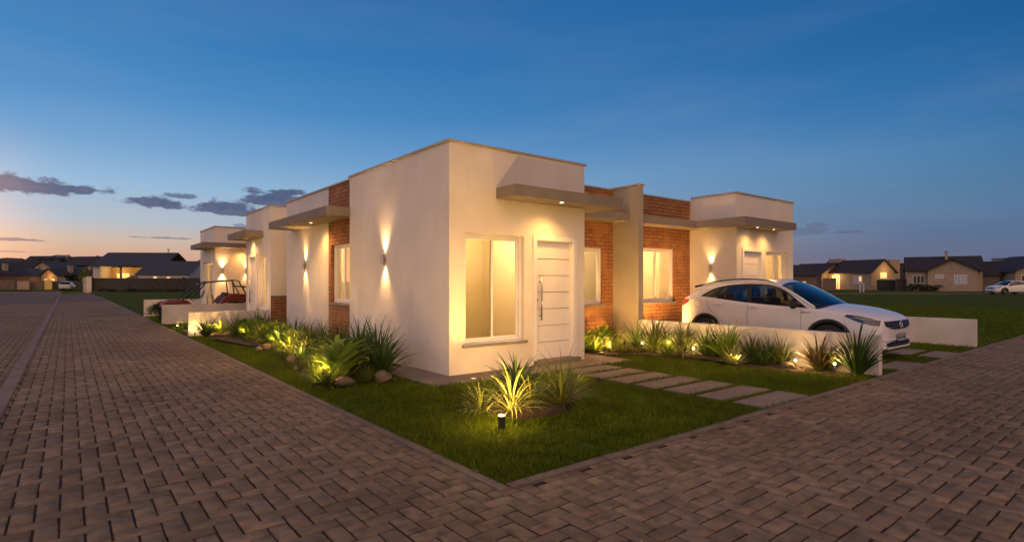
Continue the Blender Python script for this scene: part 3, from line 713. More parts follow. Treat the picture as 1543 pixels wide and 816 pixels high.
# ------------------------------------------------------------------ wall lamps
def sconce(x, y, z, n, power, label):
    """up and down cylinder light on a wall whose outward normal is n"""
    e = empty('wall_lamp', (x,y,z), 0, label, 'wall lamp', 'up and down wall lamps')
    n = Vector(n); c = n*.062
    b = MB(); b.lathe([(.030,-.085),(.036,-.09),(.036,.09),(.030,.085),(.030,-.085)], c, n=20); b.build('lamp_body', steel, e, smooth=False)
    q = MB(); a = n*.002; d = n*.03; s = Vector((-n.y, n.x, 0))*.022
    p0, p1 = a-s, d+s; q.box(min(p0.x,p1.x),max(p0.x,p1.x),min(p0.y,p1.y),max(p0.y,p1.y),-.03,.03); q.build('wall_bracket', steel, e)
    for sg in (1,-1):
        l = MB(); l.lathe([(0,.07*sg),(.029,.07*sg)], c, n=16); l.build('lens', lens_m, e)
        lamp('lamp_beam', 'SPOT', c+Vector((0,0,.088*sg)), power*(1 if sg > 0 else .8), (1,.55,.20), e, aim=Vector((0,0,sg))-n*.05, size=R(78), blend=1, rad=.03)
sconce(0,2.17,1.85,nX,11,'wall lamp on the blank side wall of the corner house, nearest the camera')
sconce(B,6.87,1.85,nX,8,'wall lamp under the side awning of the corner house')
sconce(8.23,.68,1.79,nX,4.5,'wall lamp above the roof of the white parked car')
sconce(.26,17.24,1.88,nY,13,'left one of the pair of wall lamps on the farthest left street house')
sconce(1.12,17.24,1.88,nY,4,'right one of the pair of wall lamps on the farthest left street house')

# ------------------------------------------------------------------ low walls
def lowwall(x0,x1,y0,y1,h,label):
    b = MB(); b.box(x0,x1,y0,y1,-.1,h)
    tag(b.build('garden_wall', lowwall_m, bev=.006), label, 'garden wall', 'low white garden walls')
lowwall(5.2,5.32,-4.04,.568,.625,'low white wall with lit plants in front, near side of the parked car')
lowwall(11.07,11.19,-4.0,-.004,.615,'low white wall on the far side of the parked car')
lowwall(-2.04,-.004,9.6,9.72,.64,'spotlit low wall behind the left planting bed, joining the brick plinth')
lowwall(-2.04,0.6,14.85,14.97,.66,'low grey wall in front of the orange buggy')
lowwall(-2.08,.0,20.2,20.32,.70,'farthest low wall beyond the orange buggy')

# ------------------------------------------------------------------ plants
def leaf_strip(mb, base, phi, tilt, L, W, droop, seg=7, fold=.25, tipw=.04, wob=0, prof=None):
    """one arching leaf: starts at tilt from vertical and bends over by droop radians"""
    p = Vector(base); pts = []; a = tilt; hd = Vector((math.cos(phi), math.sin(phi), 0)); sd_ = Vector((-math.sin(phi), math.cos(phi), 0))
    for i in range(seg+1):
        f = i/seg; pts.append((p.copy(), a, f)); a2 = tilt+droop*f**1.4
        p = p+(hd*math.sin(a2)+Vector((0,0,1))*math.cos(a2))*(L/seg); p += sd_*wob*math.sin(f*5)*.02; a = a2
    vs = []; av = rnd.random()
    for p, a, f in pts:
        wv = W*(prof(f) if prof else (min(1, .55+f*1.6)*(1-f**2.6)+tipw))
        nrm = Vector((-hd.x*math.cos(a), -hd.y*math.cos(a), math.sin(a)))
        vs += [p-sd_*wv+nrm*wv*fold*2, p, p+sd_*wv+nrm*wv*fold*2]
    fs = []
    for i in range(seg): fs += [(i*3, i*3+1, i*3+4, i*3+3), (i*3+1, i*3+2, i*3+5, i*3+4)]
    mb.add(vs, fs, a=av)
def strap_mesh(n, L, W, spread, droop, fold=.25, seg=7, r=.05, jit=.35, dead=0):
    b = MB()
    for i in range(n):
        f = (i+.5)/n; phi = i*2.39996+rnd.uniform(-.3,.3); tilt = .06+spread*f**.8+rnd.uniform(-.12,.12)
        l = L*(1-.35*f)*rnd.uniform(1-jit,1.1); rr = r*math.sqrt(f)
        leaf_strip(b, (rr*math.cos(phi), rr*math.sin(phi), 0), phi, tilt, l, W*rnd.uniform(.7,1.15), droop*rnd.uniform(.35,1.35), seg, fold)
    return b
def broad_mesh(n, L, W, lobed=True):
    b = MB()
    for i in range(n):
        f = (i+.5)/n; phi = i*2.39996+rnd.uniform(-.4,.4); tilt = .12+.75*f+rnd.uniform(-.12,.12); l = L*rnd.uniform(.7,1.1)*(1-.25*f)
        hd = Vector((math.cos(phi), math.sin(phi), 0)); p0 = hd*.03*f; p1 = p0+(hd*math.sin(tilt)+Vector((0,0,1))*math.cos(tilt))*l*.5
        b.tube([p0, (p0+p1)/2+Vector((0,0,.01)), p1], [.009,.007,.006], 5)
        k = rnd.uniform(5,8); ph = rnd.random()*6
        prof = (lambda f_: max(.03, math.sin(math.pi*min(1,(f_*.97+.03))**.75)*(1+(.22*math.sin(f_*k*3+ph) if lobed else 0))))
        leaf_strip(b, p1, phi, tilt+.15, l*.75, W*rnd.uniform(.75,1.15), rnd.uniform(.6,1.5), 11, rnd.uniform(.05,.3), .02, 1, prof)
    return b
def shrub_mesh(n, R_, H, ls):
    b = MB()
    for s in range(9):
        phi = s*2.4; b.tube([(0,0,0),(math.cos(phi)*R_*.3,math.sin(phi)*R_*.3,H*.45),(math.cos(phi)*R_*.7,math.sin(phi)*R_*.7,H*.85)], [.008,.006,.003], 5)
    for i in range(n):
        phi = rnd.uniform(0,6.28); u = rnd.uniform(-.2,1); rr = R_*math.sqrt(max(0,1-u*u))*rnd.uniform(.55,1.05)*(1+.2*math.sin(phi*3+u*4))
        p = (rr*math.cos(phi), rr*math.sin(phi), H*.45+H*.5*u)
        leaf_strip(b, p, phi+rnd.uniform(-1,1), rnd.uniform(.3,1.5), ls*rnd.uniform(.7,1.3), ls*.22, .7, 3, .2)
    return b
PROT = {}
def proto(kind, mbf, mat, name): PROT[kind] = (mbf, mat, name)
PK = {
 'strap':  [lambda: strap_mesh(95,.72,.011,.85,.85), lambda: strap_mesh(80,.70,.013,.75,.6)],
 'flax':   [lambda: strap_mesh(60,.70,.020,.70,.45,.35), lambda: strap_mesh(52,.66,.022,.8,.5,.35)],
 'agave':  [lambda: strap_mesh(46,.50,.026,1.15,.35,.4,6,.06)],
 'fine':   [lambda: strap_mesh(190,.55,.0045,1.05,1.5,.1,8,.05), lambda: strap_mesh(170,.5,.005,1.15,1.2,.1,8,.06)],
 'ribbon': [lambda: strap_mesh(70,.62,.010,1.1,1.7,.2,9,.05)],
 'yucca':  [lambda: strap_mesh(58,.62,.020,1.25,.5,.35,7,.03)],
 'broad':  [lambda: broad_mesh(40,.46,.044,False), lambda: broad_mesh(34,.46,.050,False)],
 'ball':   [lambda: strap_mesh(260,.22,.004,1.5,.5,.1,4,.08)],
 'shrub':  [lambda: shrub_mesh(380,.34,.50,.10)],
}
PMAT = {'dark': leaf_dark, 'lime': leaf_lime, 'pale': leaf_pale, 'olive': leaf_olive, 'bronze': leaf_bronze}
PN = {'strap':'strap_leaf_plant','flax':'flax_plant','agave':'agave_plant','fine':'ornamental_grass','ribbon':'ribbon_grass','yucca':'yucca_plant','broad':'broad_leaf_plant','ball':'grass_ball','shrub':'leafy_shrub'}
PCACHE = {}
def interp1(tab, x):
    for (a, b_) in zip(tab, tab[1:]):
        if x <= b_[0]: return a[1]+(b_[1]-a[1])*max(0, (x-a[0])/(b_[0]-a[0]))
    return tab[-1][1]
def plant(kind, tone, x, y, s, label, group=None, z=.03, cat=None, rz=None, v=0, sz=None):
    v = v % len(PK[kind]); key = (kind, tone, v)
    if key not in PCACHE: PCACHE[key] = PK[kind][v]().build(PN[kind], PMAT[tone], smooth=True); o = PCACHE[key]
    else: o = PCACHE[key].copy(); COL.objects.link(o)
    o.location = (x,y,z); o.scale = (s,s,sz or s); o.rotation_euler = (0,0,rnd.uniform(0,6.28) if rz is None else rz)
    return tag(o, label, cat or {'fine':'grass clump','ribbon':'grass clump','ball':'grass clump','shrub':'shrub'}.get(kind,'plant'), group)
def rock(x, y, s, label, sx=1.3, group='stones in the planting beds'):
    bm = bmesh.new(); bmesh.ops.create_icosphere(bm, subdivisions=3, radius=1)
    ph = rnd.random()*9
    for v in bm.verts:
        c = v.co; k = 1+.12*math.sin(c.x*3+ph)+.1*math.sin(c.y*4+ph*2)+.07*math.sin(c.z*6+c.x*5+ph); v.co = Vector((c.x*k*sx, c.y*k, c.z*k*.68))*s
    me = bpy.data.meshes.new('garden_rock'); bm.to_mesh(me); bm.free(); me.materials.append(rock_m)
    me.polygons.foreach_set('use_smooth', [True]*len(me.polygons))
    o = bpy.data.objects.new('garden_rock', me); COL.objects.link(o); o.location = (x,y,.04+s*.3); o.rotation_euler = (0,0,rnd.uniform(0,6))
    return tag(o, label, 'rock', group)
GI = 'plants in the round lawn bed'; GR = 'plants along the low wall by the car'; GL = 'plants in the left side bed'
# island bed
plant('yucca','dark',-.36,-2.05,.95,'spiky yucca rising at the back of the round lawn bed',GI,z=.14)
plant('ribbon','pale',-.72,-2.42,1.1,'pale arching grass brightly lit beside the bollard light',GI)
plant('fine','olive',-.02,-2.48,1.5,'dense fine green grass clump on the right of the round lawn bed',GI)
plant('ribbon','olive',-.38,-2.34,1.1,'small arching grass between the two big clumps of the round bed',GI)
plant('ribbon','olive',-1.0,-2.24,.8,'low lit grass tuft at the left edge of the round lawn bed',GI)
# right bed
RP = [
 ('flax','dark',4.93,-3.83,.98,'tall dark flax at the free end of the low wall by the car'),
 ('flax','bronze',4.93,-3.27,.78,'bronze flax second from the free end of the low wall'),
 ('strap','olive',4.92,-2.66,.72,'olive strap-leaf plant left of the bronze flax and a bright spot lamp'),
 ('agave','pale',4.40,-2.12,.66,'small pale agave glowing at the lawn edge in front of the low wall'),
 ('agave','dark',4.62,-2.48,.6,'low dark rosette plant just right of the glowing pale agave'),
 ('strap','lime',4.82,-1.75,.98,'tall lime-green plant behind the glowing pale agave'),
 ('flax','dark',4.95,-1.25,.72,'dark flax between two taller plants, below the rear wheel of the white car'),
 ('strap','olive',4.93,-.74,.92,'olive strap-leaf plant right of the brightest bed spot lamp'),
 ('agave','lime',4.55,-.62,.5,'low lime rosette at the lawn edge beside the brightest spot lamp'),
 ('flax','olive',4.9,-.08,.98,'tall olive flax in front of the foot of the rendered fin wall'),
 ('fine','bronze',4.62,.75,1.0,'wispy bronze grass against the rendered fin wall'),
 ('broad','lime',4.28,.80,.92,'large broad-leaf plant left of the fin wall foot'),
 ('broad','lime',3.78,.95,.80,'broad-leaf plant under the recessed brick wall window'),
 ('fine','pale',4.10,.38,.72,'pale glowing grass clump beside the house landing'),
 ('agave','lime',3.86,.62,.62,'lime rosette touching the corner of the front facade'),
]
for i, (k, t_, x, y, s, l) in enumerate(RP): plant(k, t_, x, y, s*1.22, l, GR, v=i)
RP2 = [('strap','olive',5.0,-3.40,.70,'olive strap plant filling the gap before the last dark flax'),('flax','dark',5.05,-2.40,.72,'dark flax behind the bronze one, close to the low wall'),
 ('flax','olive',5.0,-2.12,.9,'olive flax behind the glowing pale agave, close to the low wall'),('strap','dark',5.02,-1.42,.95,'dark strap plant between the tall lime one and the dark flax'),
 ('flax','olive',5.0,-.82,.9,'olive flax right of the brightest spot lamp, against the wall'),('strap','dark',5.05,-.30,.9,'dark strap plant behind the brightest spot lamp'),
 ('strap','dark',5.0,.46,1.0,'dark strap plant at the joint of the low wall and the fin wall'),('ribbon','pale',4.70,-.98,.7,'pale arching grass at the lawn edge beside the dark flax'),
 ('ribbon','lime',4.6,-.66,.7,'lime arching grass spilling over the lawn beside the brightest lamp'),('ribbon','lime',4.45,.50,.8,'lime arching grass in front of the fin wall foot'),
 ('broad','lime',4.05,1.05,.95,'back broad-leaf plant against the recessed brick wall'),('broad','lime',3.62,.75,.72,'broad-leaf plant partly hidden by the front facade corner'),
 ('ribbon','bronze',4.85,.98,1.25,'tall bronze arching grass against the fin wall')]
for i, (k, t_, x, y, s, l) in enumerate(RP2): plant(k, t_, x, y, s, l, GR, v=i+1)
for i, (x, y) in enumerate([(4.0,.05),(4.18,-.02),(4.62,-.85),(4.72,-1.95),(4.86,-3.3)]):
    plant('ball','olive',x,y,[.8,1,.8,.9,.7][i],['grass ball at the corner of the house landing','second grass ball beside the landing','grass ball between the two left spot lamps','grass ball behind the glowing pale agave','grass ball nearest the low wall end'][i],'grass balls in the right bed')
for i, (x, y) in enumerate([(4.55,.02),(4.42,-.18),(4.66,-.22)]):
    plant('ball','olive',x,y,.85,['round grass ball nearest the house landing, right bed','round grass ball in front of the other two in the right bed','round grass ball beside the tall olive flax'][i],'grass balls in the right bed')
for i, (x, y, s, v) in enumerate([(5.62,1.0,.8,0),(6.05,1.05,.85,0),(6.5,1.05,.8,0),(6.95,1.05,.7,0),(7.4,1.0,.7,0)]):
    plant('shrub' if i % 2 else 'flax','dark',x,y,s,['dark flax just right of the fin wall, behind the low wall','leafy shrub below the left part of the neighbour brick wall window','dark flax below the middle of the neighbour brick wall window','leafy shrub behind the tail of the white car','dark flax in the corner behind the white car'][i],'plants under the neighbour brick wall',z=0)
# left bed
LP = [
 ('strap','dark',-.80,.62,1.02,'tall dark strap-leaf clump at the corner of the left bed, nearest the camera'),
 ('fine','olive',-1.02,.86,.85,'fine grass between the tall dark corner clump and the glowing broad-leaf plant'),
 ('broad','lime',-1.46,.60,1.02,'glowing broad-leaf plant over the rocks of the left bed'),
 ('broad','lime',-1.20,1.02,.98,'second broad-leaf plant just behind the glowing one'),
 ('fine','lime',-1.80,.52,.55,'small lime grass tuft by the pavement edge of the left bed'),
 ('agave','dark',-1.80,.22,.5,'small dark rosette nearest the kerb in the left bed'),
 ('flax','dark',-.55,1.35,.95,'dark flax against the blank side wall of the corner house'),
 ('strap','dark',-.80,1.75,.9,'dark strap clump behind the two broad-leaf plants'),
 ('flax','dark',-.45,2.25,.92,'dark flax directly below the nearest wall lamp'),
 ('strap','olive',-1.00,2.45,.8,'olive strap clump in the middle of the left bed, road side'),
 ('fine','lime',-1.25,1.95,.72,'lime grass clump leaning over the lawn, left bed'),
 ('strap','dark',-.50,3.10,.95,'dark strap clump beside the edge of the brick side panel'),
 ('agave','pale',-1.20,3.05,.72,'pale spiky rosette glowing beside the rocks, left bed'),
 ('flax','olive',-.85,3.55,.8,'olive flax in front of the brick side panel'),
 ('strap','dark',-.45,4.15,.92,'dark strap clump under the side window'),
 ('ribbon','lime',-1.10,4.05,.85,'lime arching grass in front of the side window'),
 ('broad','lime',-.80,4.85,.75,'lit broad-leaf plant below the left end of the brick side panel'),
 ('strap','olive',-.40,5.20,.85,'olive strap clump at the left edge of the brick side panel'),
 ('shrub','lime',-.95,5.75,.78,'lit leafy shrub below the near part of the side awning'),
 ('flax','dark',-.40,6.05,.8,'dark flax under the near part of the side awning'),
 ('fine','pale',-1.02,6.55,.7,'pale fine grass under the side awning'),
 ('strap','dark',-.45,6.95,.85,'dark strap clump below the wall lamp of the side awning'),
 ('shrub','lime',-.98,7.35,.72,'small lit shrub under the far end of the side awning'),
 ('flax','dark',-.50,7.90,.8,'dark flax at the far corner of the corner house'),
 ('broad','lime',-.80,8.45,.8,'lit broad-leaf plant before the brick plinth'),
 ('strap','dark',-.45,9.05,1.0,'dark strap clump where the spotlit low wall meets the brick plinth'),
 ('strap','dark',-.95,9.20,.8,'dark strap clump at the middle of the spotlit low wall'),
 ('fine','pale',-1.08,8.70,.72,'pale grass clump in front of the middle of the spotlit low wall'),
 ('agave','lime',-1.38,8.95,.82,'lime rosette in front of the spotlit low wall'),
 ('flax','dark',-1.72,9.05,.72,'dark flax at the road end of the spotlit low wall'),
]
for i, (k, t_, x, y, s, l) in enumerate(LP): plant(k, t_, x, y, s*(1.3 if k != 'strap' else 1.15), l, GL, v=i)
ORD = ['first','second','third','fourth','fifth','sixth','seventh','eighth','ninth','tenth','eleventh','twelfth','thirteenth','fourteenth','last']
for i in range(15):
    y_ = .95+i*.56; xe_ = interp1([(.9,-1.75),(1.9,-1.42),(3.2,-1.30),(4.6,-1.18),(6,-1.0),(7.6,-1.08),(9.5,-1.5)], y_)
    k_, t_ = [('fine','olive'),('agave','lime'),('ball','olive'),('strap','dark'),('ribbon','lime')][i % 5]
    plant(k_, t_, xe_+.08*math.sin(i*2.1), y_, {'fine':.62,'agave':.62,'ball':1.25,'strap':.62,'ribbon':.62}[k_], ORD[i]+' low edging tuft of the left bed, counted from the near end', 'low tufts edging the left bed', v=i)
for i in range(12):
    y_ = 1.1+i*.66; k_, t_ = [('strap','dark'),('broad','olive'),('flax','dark'),('shrub','dark')][i % 4]
    plant(k_, t_, -.92+.1*math.sin(i*1.7), y_, {'strap':.95,'broad':.85,'flax':.9,'shrub':.85}[k_], ORD[i]+' plant of the left bed middle row, counted from the near end', 'middle row of the left bed', v=i+1)
plant('ball','olive',-1.20,.30,1.3,'round grass ball between the rocks and the tall dark clump','')
plant('fine','lime',-1.78,12.0,.8,'glowing yellow-green plant in front of the low grey wall','')
plant('shrub','dark',-1.9,16.9,1.15,'dark bush behind the nose of the buggy','')
plant('shrub','dark',-1.5,19.6,1.1,'dark bush in front of the farthest low wall','')
for o in list(bpy.data.objects):
    if o.get('group') == '': del o['group']
rock(-1.60,.20,.12,'lit boulder under the glowing broad-leaf plant'); rock(-.98,.22,.125,'rounded boulder left of the tall dark strap clump')
rock(-1.42,2.9,.10,'small stone beside the pale spiky rosette'); rock(-1.30,2.2,.12,'flat stone at the lawn edge in the middle of the left bed',1.6)
rock(-1.22,5.15,.12,'stone in front of the lit broad-leaf plant'); rock(-1.45,5.0,.07,'smallest stone of the left bed')
rock(-1.25,8.65,.13,'pale stone in front of the lime rosette'); rock(-1.55,8.75,.11,'pale stone beside the dark flax at the low wall'); rock(3.62,.02,.05,'small dark stone at the corner of the house landing')
rock(4.68,-2.9,.09,'stone between the bronze flax and the lawn'); rock(4.60,-1.05,.08,'stone at the lawn edge below the rear wheel')

# ------------------------------------------------------------------ garden lamps
def spotlamp(x, y, aim, power, label, lens=True, size=R(95), glow=.6, z=.03, hh=.065, bulb=False):
    e = empty('garden_spotlight', (x,y,z), 0, label, 'garden light', 'spike spotlights in the planting beds')
    a = Vector(aim).normalized(); c = Vector((0,0,hh))
    b = MB(); b.tube([(0,0,-.06),(0,0,hh-.02)], .006, 6); b.build('spike', dark, e)
    b = MB(); b.tube([c-a*.035, c+a*.03], [.018,.022], 16); b.build('lamp_body', dark, e)
    b = MB(); b.lathe([(0,0),(.017,0)], n=16); l = b.build('lens', lens_m, e); l.location = c+a*.0315; l.rotation_euler = a.to_track_quat('Z','Y').to_euler()
    lamp('lamp_beam', 'SPOT', c+a*.034, power, (1,.55,.15), e, aim=a, size=R(125), blend=1, rad=.02)
    if bulb:
        b = MB(); b.lathe([(0,-.018),(.013,-.013),(.018,0),(.013,.013),(0,.018)], n=12); l = b.build('bulb', lens_m, e, smooth=True); l.location = c+a*.055
    if glow: lamp('lamp_glow', 'POINT', c+a*.05+(Vector((-.04,-.05,.05)) if bulb else Vector((0,0,.02))), glow*.30, (1,.55,.15), e, rad=.02)
def camaim(x, y, up=.4):
    v = Vector((CX-x, CY-y, 0)).normalized(); return v+Vector((0,0,up))
S = spotlamp
def ypx(px, x):
    k = (px-771.5)/837.6; return CY+(x-CX)*(FY-FX*k)/(FX+FY*k)
for px_l, x_, pw, gl, lab in ((1004,4.74,3,4.5,'brightest bed spot lamp, below the tail of the white car'),(967,4.80,3,2.5,'small bed spot lamp left of the brightest one'),(1198,4.74,3,4.0,'bed spot lamp just left of the bronze flax'),(1257,4.80,2,1.6,'dim bed spot lamp between the bronze flax and the last dark flax'),(1044,4.84,3,1.8,'dim bed spot lamp right of the brightest one')):
    S(x_, ypx(px_l, x_), (.5,.1,1), pw, lab, glow=gl, hh=.09, bulb=True)
S(4.20,-2.32,(.35,.5,1),5,'spike lamp shining into the pale agave',glow=.5)
S(3.92,.28,(.3,.6,.9),7,'spike lamp lighting the pale grass beside the landing',glow=.6)
S(4.45,1.0,(.4,.2,1),10,'spike lamp washing the fin wall and recessed brick wall',glow=.3)
S(4.15,-.35,(.9,.25,.55),7.5,'unseen front spike lamp added to light the olive strap-leaf plant from the lawn edge',glow=0.48,hh=.19)  # three unseen front lamps added to light the plants from the lawn
S(4.25,-1.25,(.9,-.2,.6),7.5,'unseen front spike lamp added to light the tall lime-green plant from the lawn edge',glow=0.48,hh=.19)
S(4.20,.12,(.7,.5,.6),7.5,'unseen front spike lamp added to light the plants by the fin wall',glow=0.48,hh=.19)
S(-1.78,.38,(.35,.75,.55),7,'spike lamp under the glowing broad-leaf plant',glow=3.84,hh=.19)
S(-1.62,1.35,(.35,.8,.5),8,'second spike lamp from the camera along the left bed',glow=2.16,hh=.19)
S(-1.48,2.55,(.45,.7,.55),9,'spike lamp beside the pale spiky rosette',glow=2.16,hh=.19)
S(-1.36,3.65,(.45,.7,.55),9,'fourth spike lamp from the camera along the left bed',glow=1.92,hh=.19)
S(-1.25,4.85,(.45,.7,.55),9,'spike lamp in front of the side window plants',glow=1.92,hh=.19)
S(-1.15,6.2,(.45,.7,.55),9,'spike lamp under the side awning',glow=1.92,hh=.19)
S(-1.20,7.5,(.45,.7,.55),9,'spike lamp near the far corner of the corner house',glow=1.92,hh=.19)
S(-1.60,8.6,(.2,.7,.8),10.5,'spike lamp in front of the spotlit low wall plants',glow=1.44,hh=.19)
S(-1.93,9.36,(.15,.9,.8),2.5,'spike lamp against the road end of the spotlit low wall',glow=.3)
S(-1.95,12.25,(.3,-.4,1),4,'spike lamp under the glowing yellow-green plant',glow=2)
S(-.30,-1.62,(.62,.85,.55),12,'unseen spike lamp added behind the yucca to wash the front facade',glow=0,hh=.10)  # added lamp, kept out of sight, for a warm wash on the facade
S(1.25,-1.9,(-.05,1,.75),12,'unseen spike lamp added in the lawn left of the stepping stones, facing the front door',glow=0,hh=.06)  # unseen lamp added for the general facade wash
# bollard with a lit top
e = empty('bollard_light', (-1.25,-2.93,0), 0, 'short black bollard light with glowing top, alone in the front lawn', 'garden light')
b = MB(); b.lathe([(0,-.03),(.034,-.03),(.034,.155),(.030,.158)], n=24); b.build('post', dark, e, smooth=False)
b = MB(); b.lathe([(.0,.150),(.030,.150),(.030,.166),(.0,.168)], n=24); b.build('light_ring', emis('bollard_glow', (1,.62,.24), 9), e)
lamp('bollard_beam', 'SPOT', (.0,.0,.19), 34, (1,.55,.15), e, aim=(.5,.55,.5), size=R(120), blend=.9, rad=.03)
lamp('bollard_glow_light', 'POINT', (0,0,.23), 1.6, (1,.55,.15), e, rad=.035)
# recessed ground lamps washing the facades; most are unseen, added for the wall glow
def uplight(x, y, z, aim, power, label, size=R(100)):
    e = empty('ground_uplight', (x,y,z), 0, label, 'garden light', 'flush uplights at the walls')
    b = MB(); b.lathe([(.038,.0),(.050,.0),(.050,.006),(.038,.006),(.038,.0)], n=20); b.build('bezel', steel, e)
    b = MB(); b.lathe([(0,.004),(.030,.004)], n=16); b.build('lens', dim_lens, e)
    lamp('uplight_beam', 'SPOT', (0,0,.012), power, (1,.50,.14), e, aim=aim, size=size, blend=1, rad=.16)
uplight(.16,-.42,.022,(.05,.2,1),22,'flush round uplight in the paving at the corner of the facade',R(80))
uplight(3.78,.35,.045,(.0,.5,1),22,'unseen flush uplight added in the bed corner under the recessed window',R(130))
uplight(4.72,.55,.06,(.2,.1,1),40,'flush uplight between the plants, washing the fin wall',R(120))
uplight(6.3,.45,.03,(.2,.4,1),50,'unseen flush uplight added to wash the neighbour brick wall behind the low wall',R(120))
uplight(7.75,.55,.03,(.3,.2,1),9,'unseen flush uplight added between the car tail and the neighbour side wall',R(120))
uplight(10.9,-.35,.03,(-.2,.15,1),14,'unseen flush uplight added at the far corner of the neighbour facade')
uplight(-.42,16.9,.03,(.3,.1,1),10,'unseen flush uplight added at the corner of the farthest left street house')
uplight(-.3,10.0,.03,(.2,.3,1),12,'unseen flush uplight added below the window of the second left street house')

# ------------------------------------------------------------------ car
def interp(tab, s):
    for (a, b_) in zip(tab, tab[1:]):
        if s <= b_[0]:
            f = (s-a[0])/(b_[0]-a[0]); f = max(0, f); return a[1]+(b_[1]-a[1])*f
    return tab[-1][1]
def smooth_tab(tab):
    """Catmull-Rom resample of a table so profiles bend without corners"""
    out = []
    for i in range(len(tab)-1):
        p0 = tab[max(i-1,0)]; p1 = tab[i]; p2 = tab[i+1]; p3 = tab[min(i+2,len(tab)-1)]
        for j in range(6):
            t = j/6; h = p2[0]-p1[0]
            m1 = (p2[1]-p0[1])/((p2[0]-p0[0]) or 1)*h; m2 = (p3[1]-p1[1])/((p3[0]-p1[0]) or 1)*h
            out.append((p1[0]+h*t, (2*t**3-3*t*t+1)*p1[1]+(t**3-2*t*t+t)*m1+(-2*t**3+3*t*t)*p2[1]+(t**3-t*t)*m2))
    out.append(tab[-1]); return out
WT = smooth_tab([(0,.50),(.035,.66),(.09,.755),(.2,.815),(.4,.86),(.8,.878),(1.5,.875),(2.4,.872),(3.2,.868),(3.7,.85),(3.98,.80),(4.14,.72),(4.21,.62),(4.24,.50)])
ZC = smooth_tab([(0,.68),(.04,.80),(.11,.86),(.34,.935),(.63,.995),(.93,1.025),(1.1,1.03)])
ZS = smooth_tab([(0,.63),(.05,.72),(.12,.775),(.3,.83),(.6,.875),(.9,.91),(1.2,.935),(1.33,.945),(1.9,.975),(2.5,1.015),(3.1,1.075),(3.57,1.125),(3.85,1.125),(4.05,1.08),(4.15,1.0),(4.24,.86)])
ZB = smooth_tab([(0,.235),(.1,.225),(.4,.22),(3.8,.22),(4.1,.25),(4.24,.32)])
WC = (.885, 3.45); WR = .335
ZD = smooth_tab([(1.33,.965),(1.5,1.09),(1.7,1.235),(1.98,1.35),(2.4,1.395),(2.88,1.372),(3.2,1.32),(3.39,1.25),(3.57,1.13)])
ZE = smooth_tab([(1.14,.955),(1.3,1.04),(1.5,1.165),(1.7,1.29),(1.95,1.385),(2.3,1.445),(2.7,1.46),(3.0,1.445),(3.27,1.415),(3.5,1.38),(3.7,1.315),(3.87,1.20),(3.97,1.12),(4.08,1.06)])
XE = smooth_tab([(1.14,.795),(1.3,.775),(1.5,.75),(1.85,.70),(2.15,.67),(2.6,.65),(3.4,.635),(3.7,.64),(4.08,.69)])
ZR = smooth_tab([(1.0,1.02),(1.2,1.13),(1.5,1.29),(1.85,1.445),(2.1,1.495),(2.5,1.515),(3.0,1.49),(3.4,1.45),(3.65,1.40),(3.8,1.30),(3.97,1.16),(4.08,1.08)])
def paint(name, col):
    m = pmat(name, col, .32, 0, .5, coat=.8); m.node_tree.nodes['Principled BSDF'].inputs['Coat Roughness'].default_value = .04; return m
wheel_rub = pmat('tyre_rubber', (.016,.016,.017), .85)
alloy = pmat('alloy', (.30,.30,.31), .35, 1)
lampg = pmat('lamp_dark_glass', (.03,.04,.055), .06, coat=1)
ledw = pmat('reflector', (.42,.46,.50), .15, .6)
redl = pmat('tail_lens', (.30,.012,.012), .15, coat=1)
trim = pmat('black_trim', (.018,.018,.019), .55, spec=.3)
seatm = noisy('seat_cloth', (.05,.055,.062), (.035,.038,.044), 30, .9)
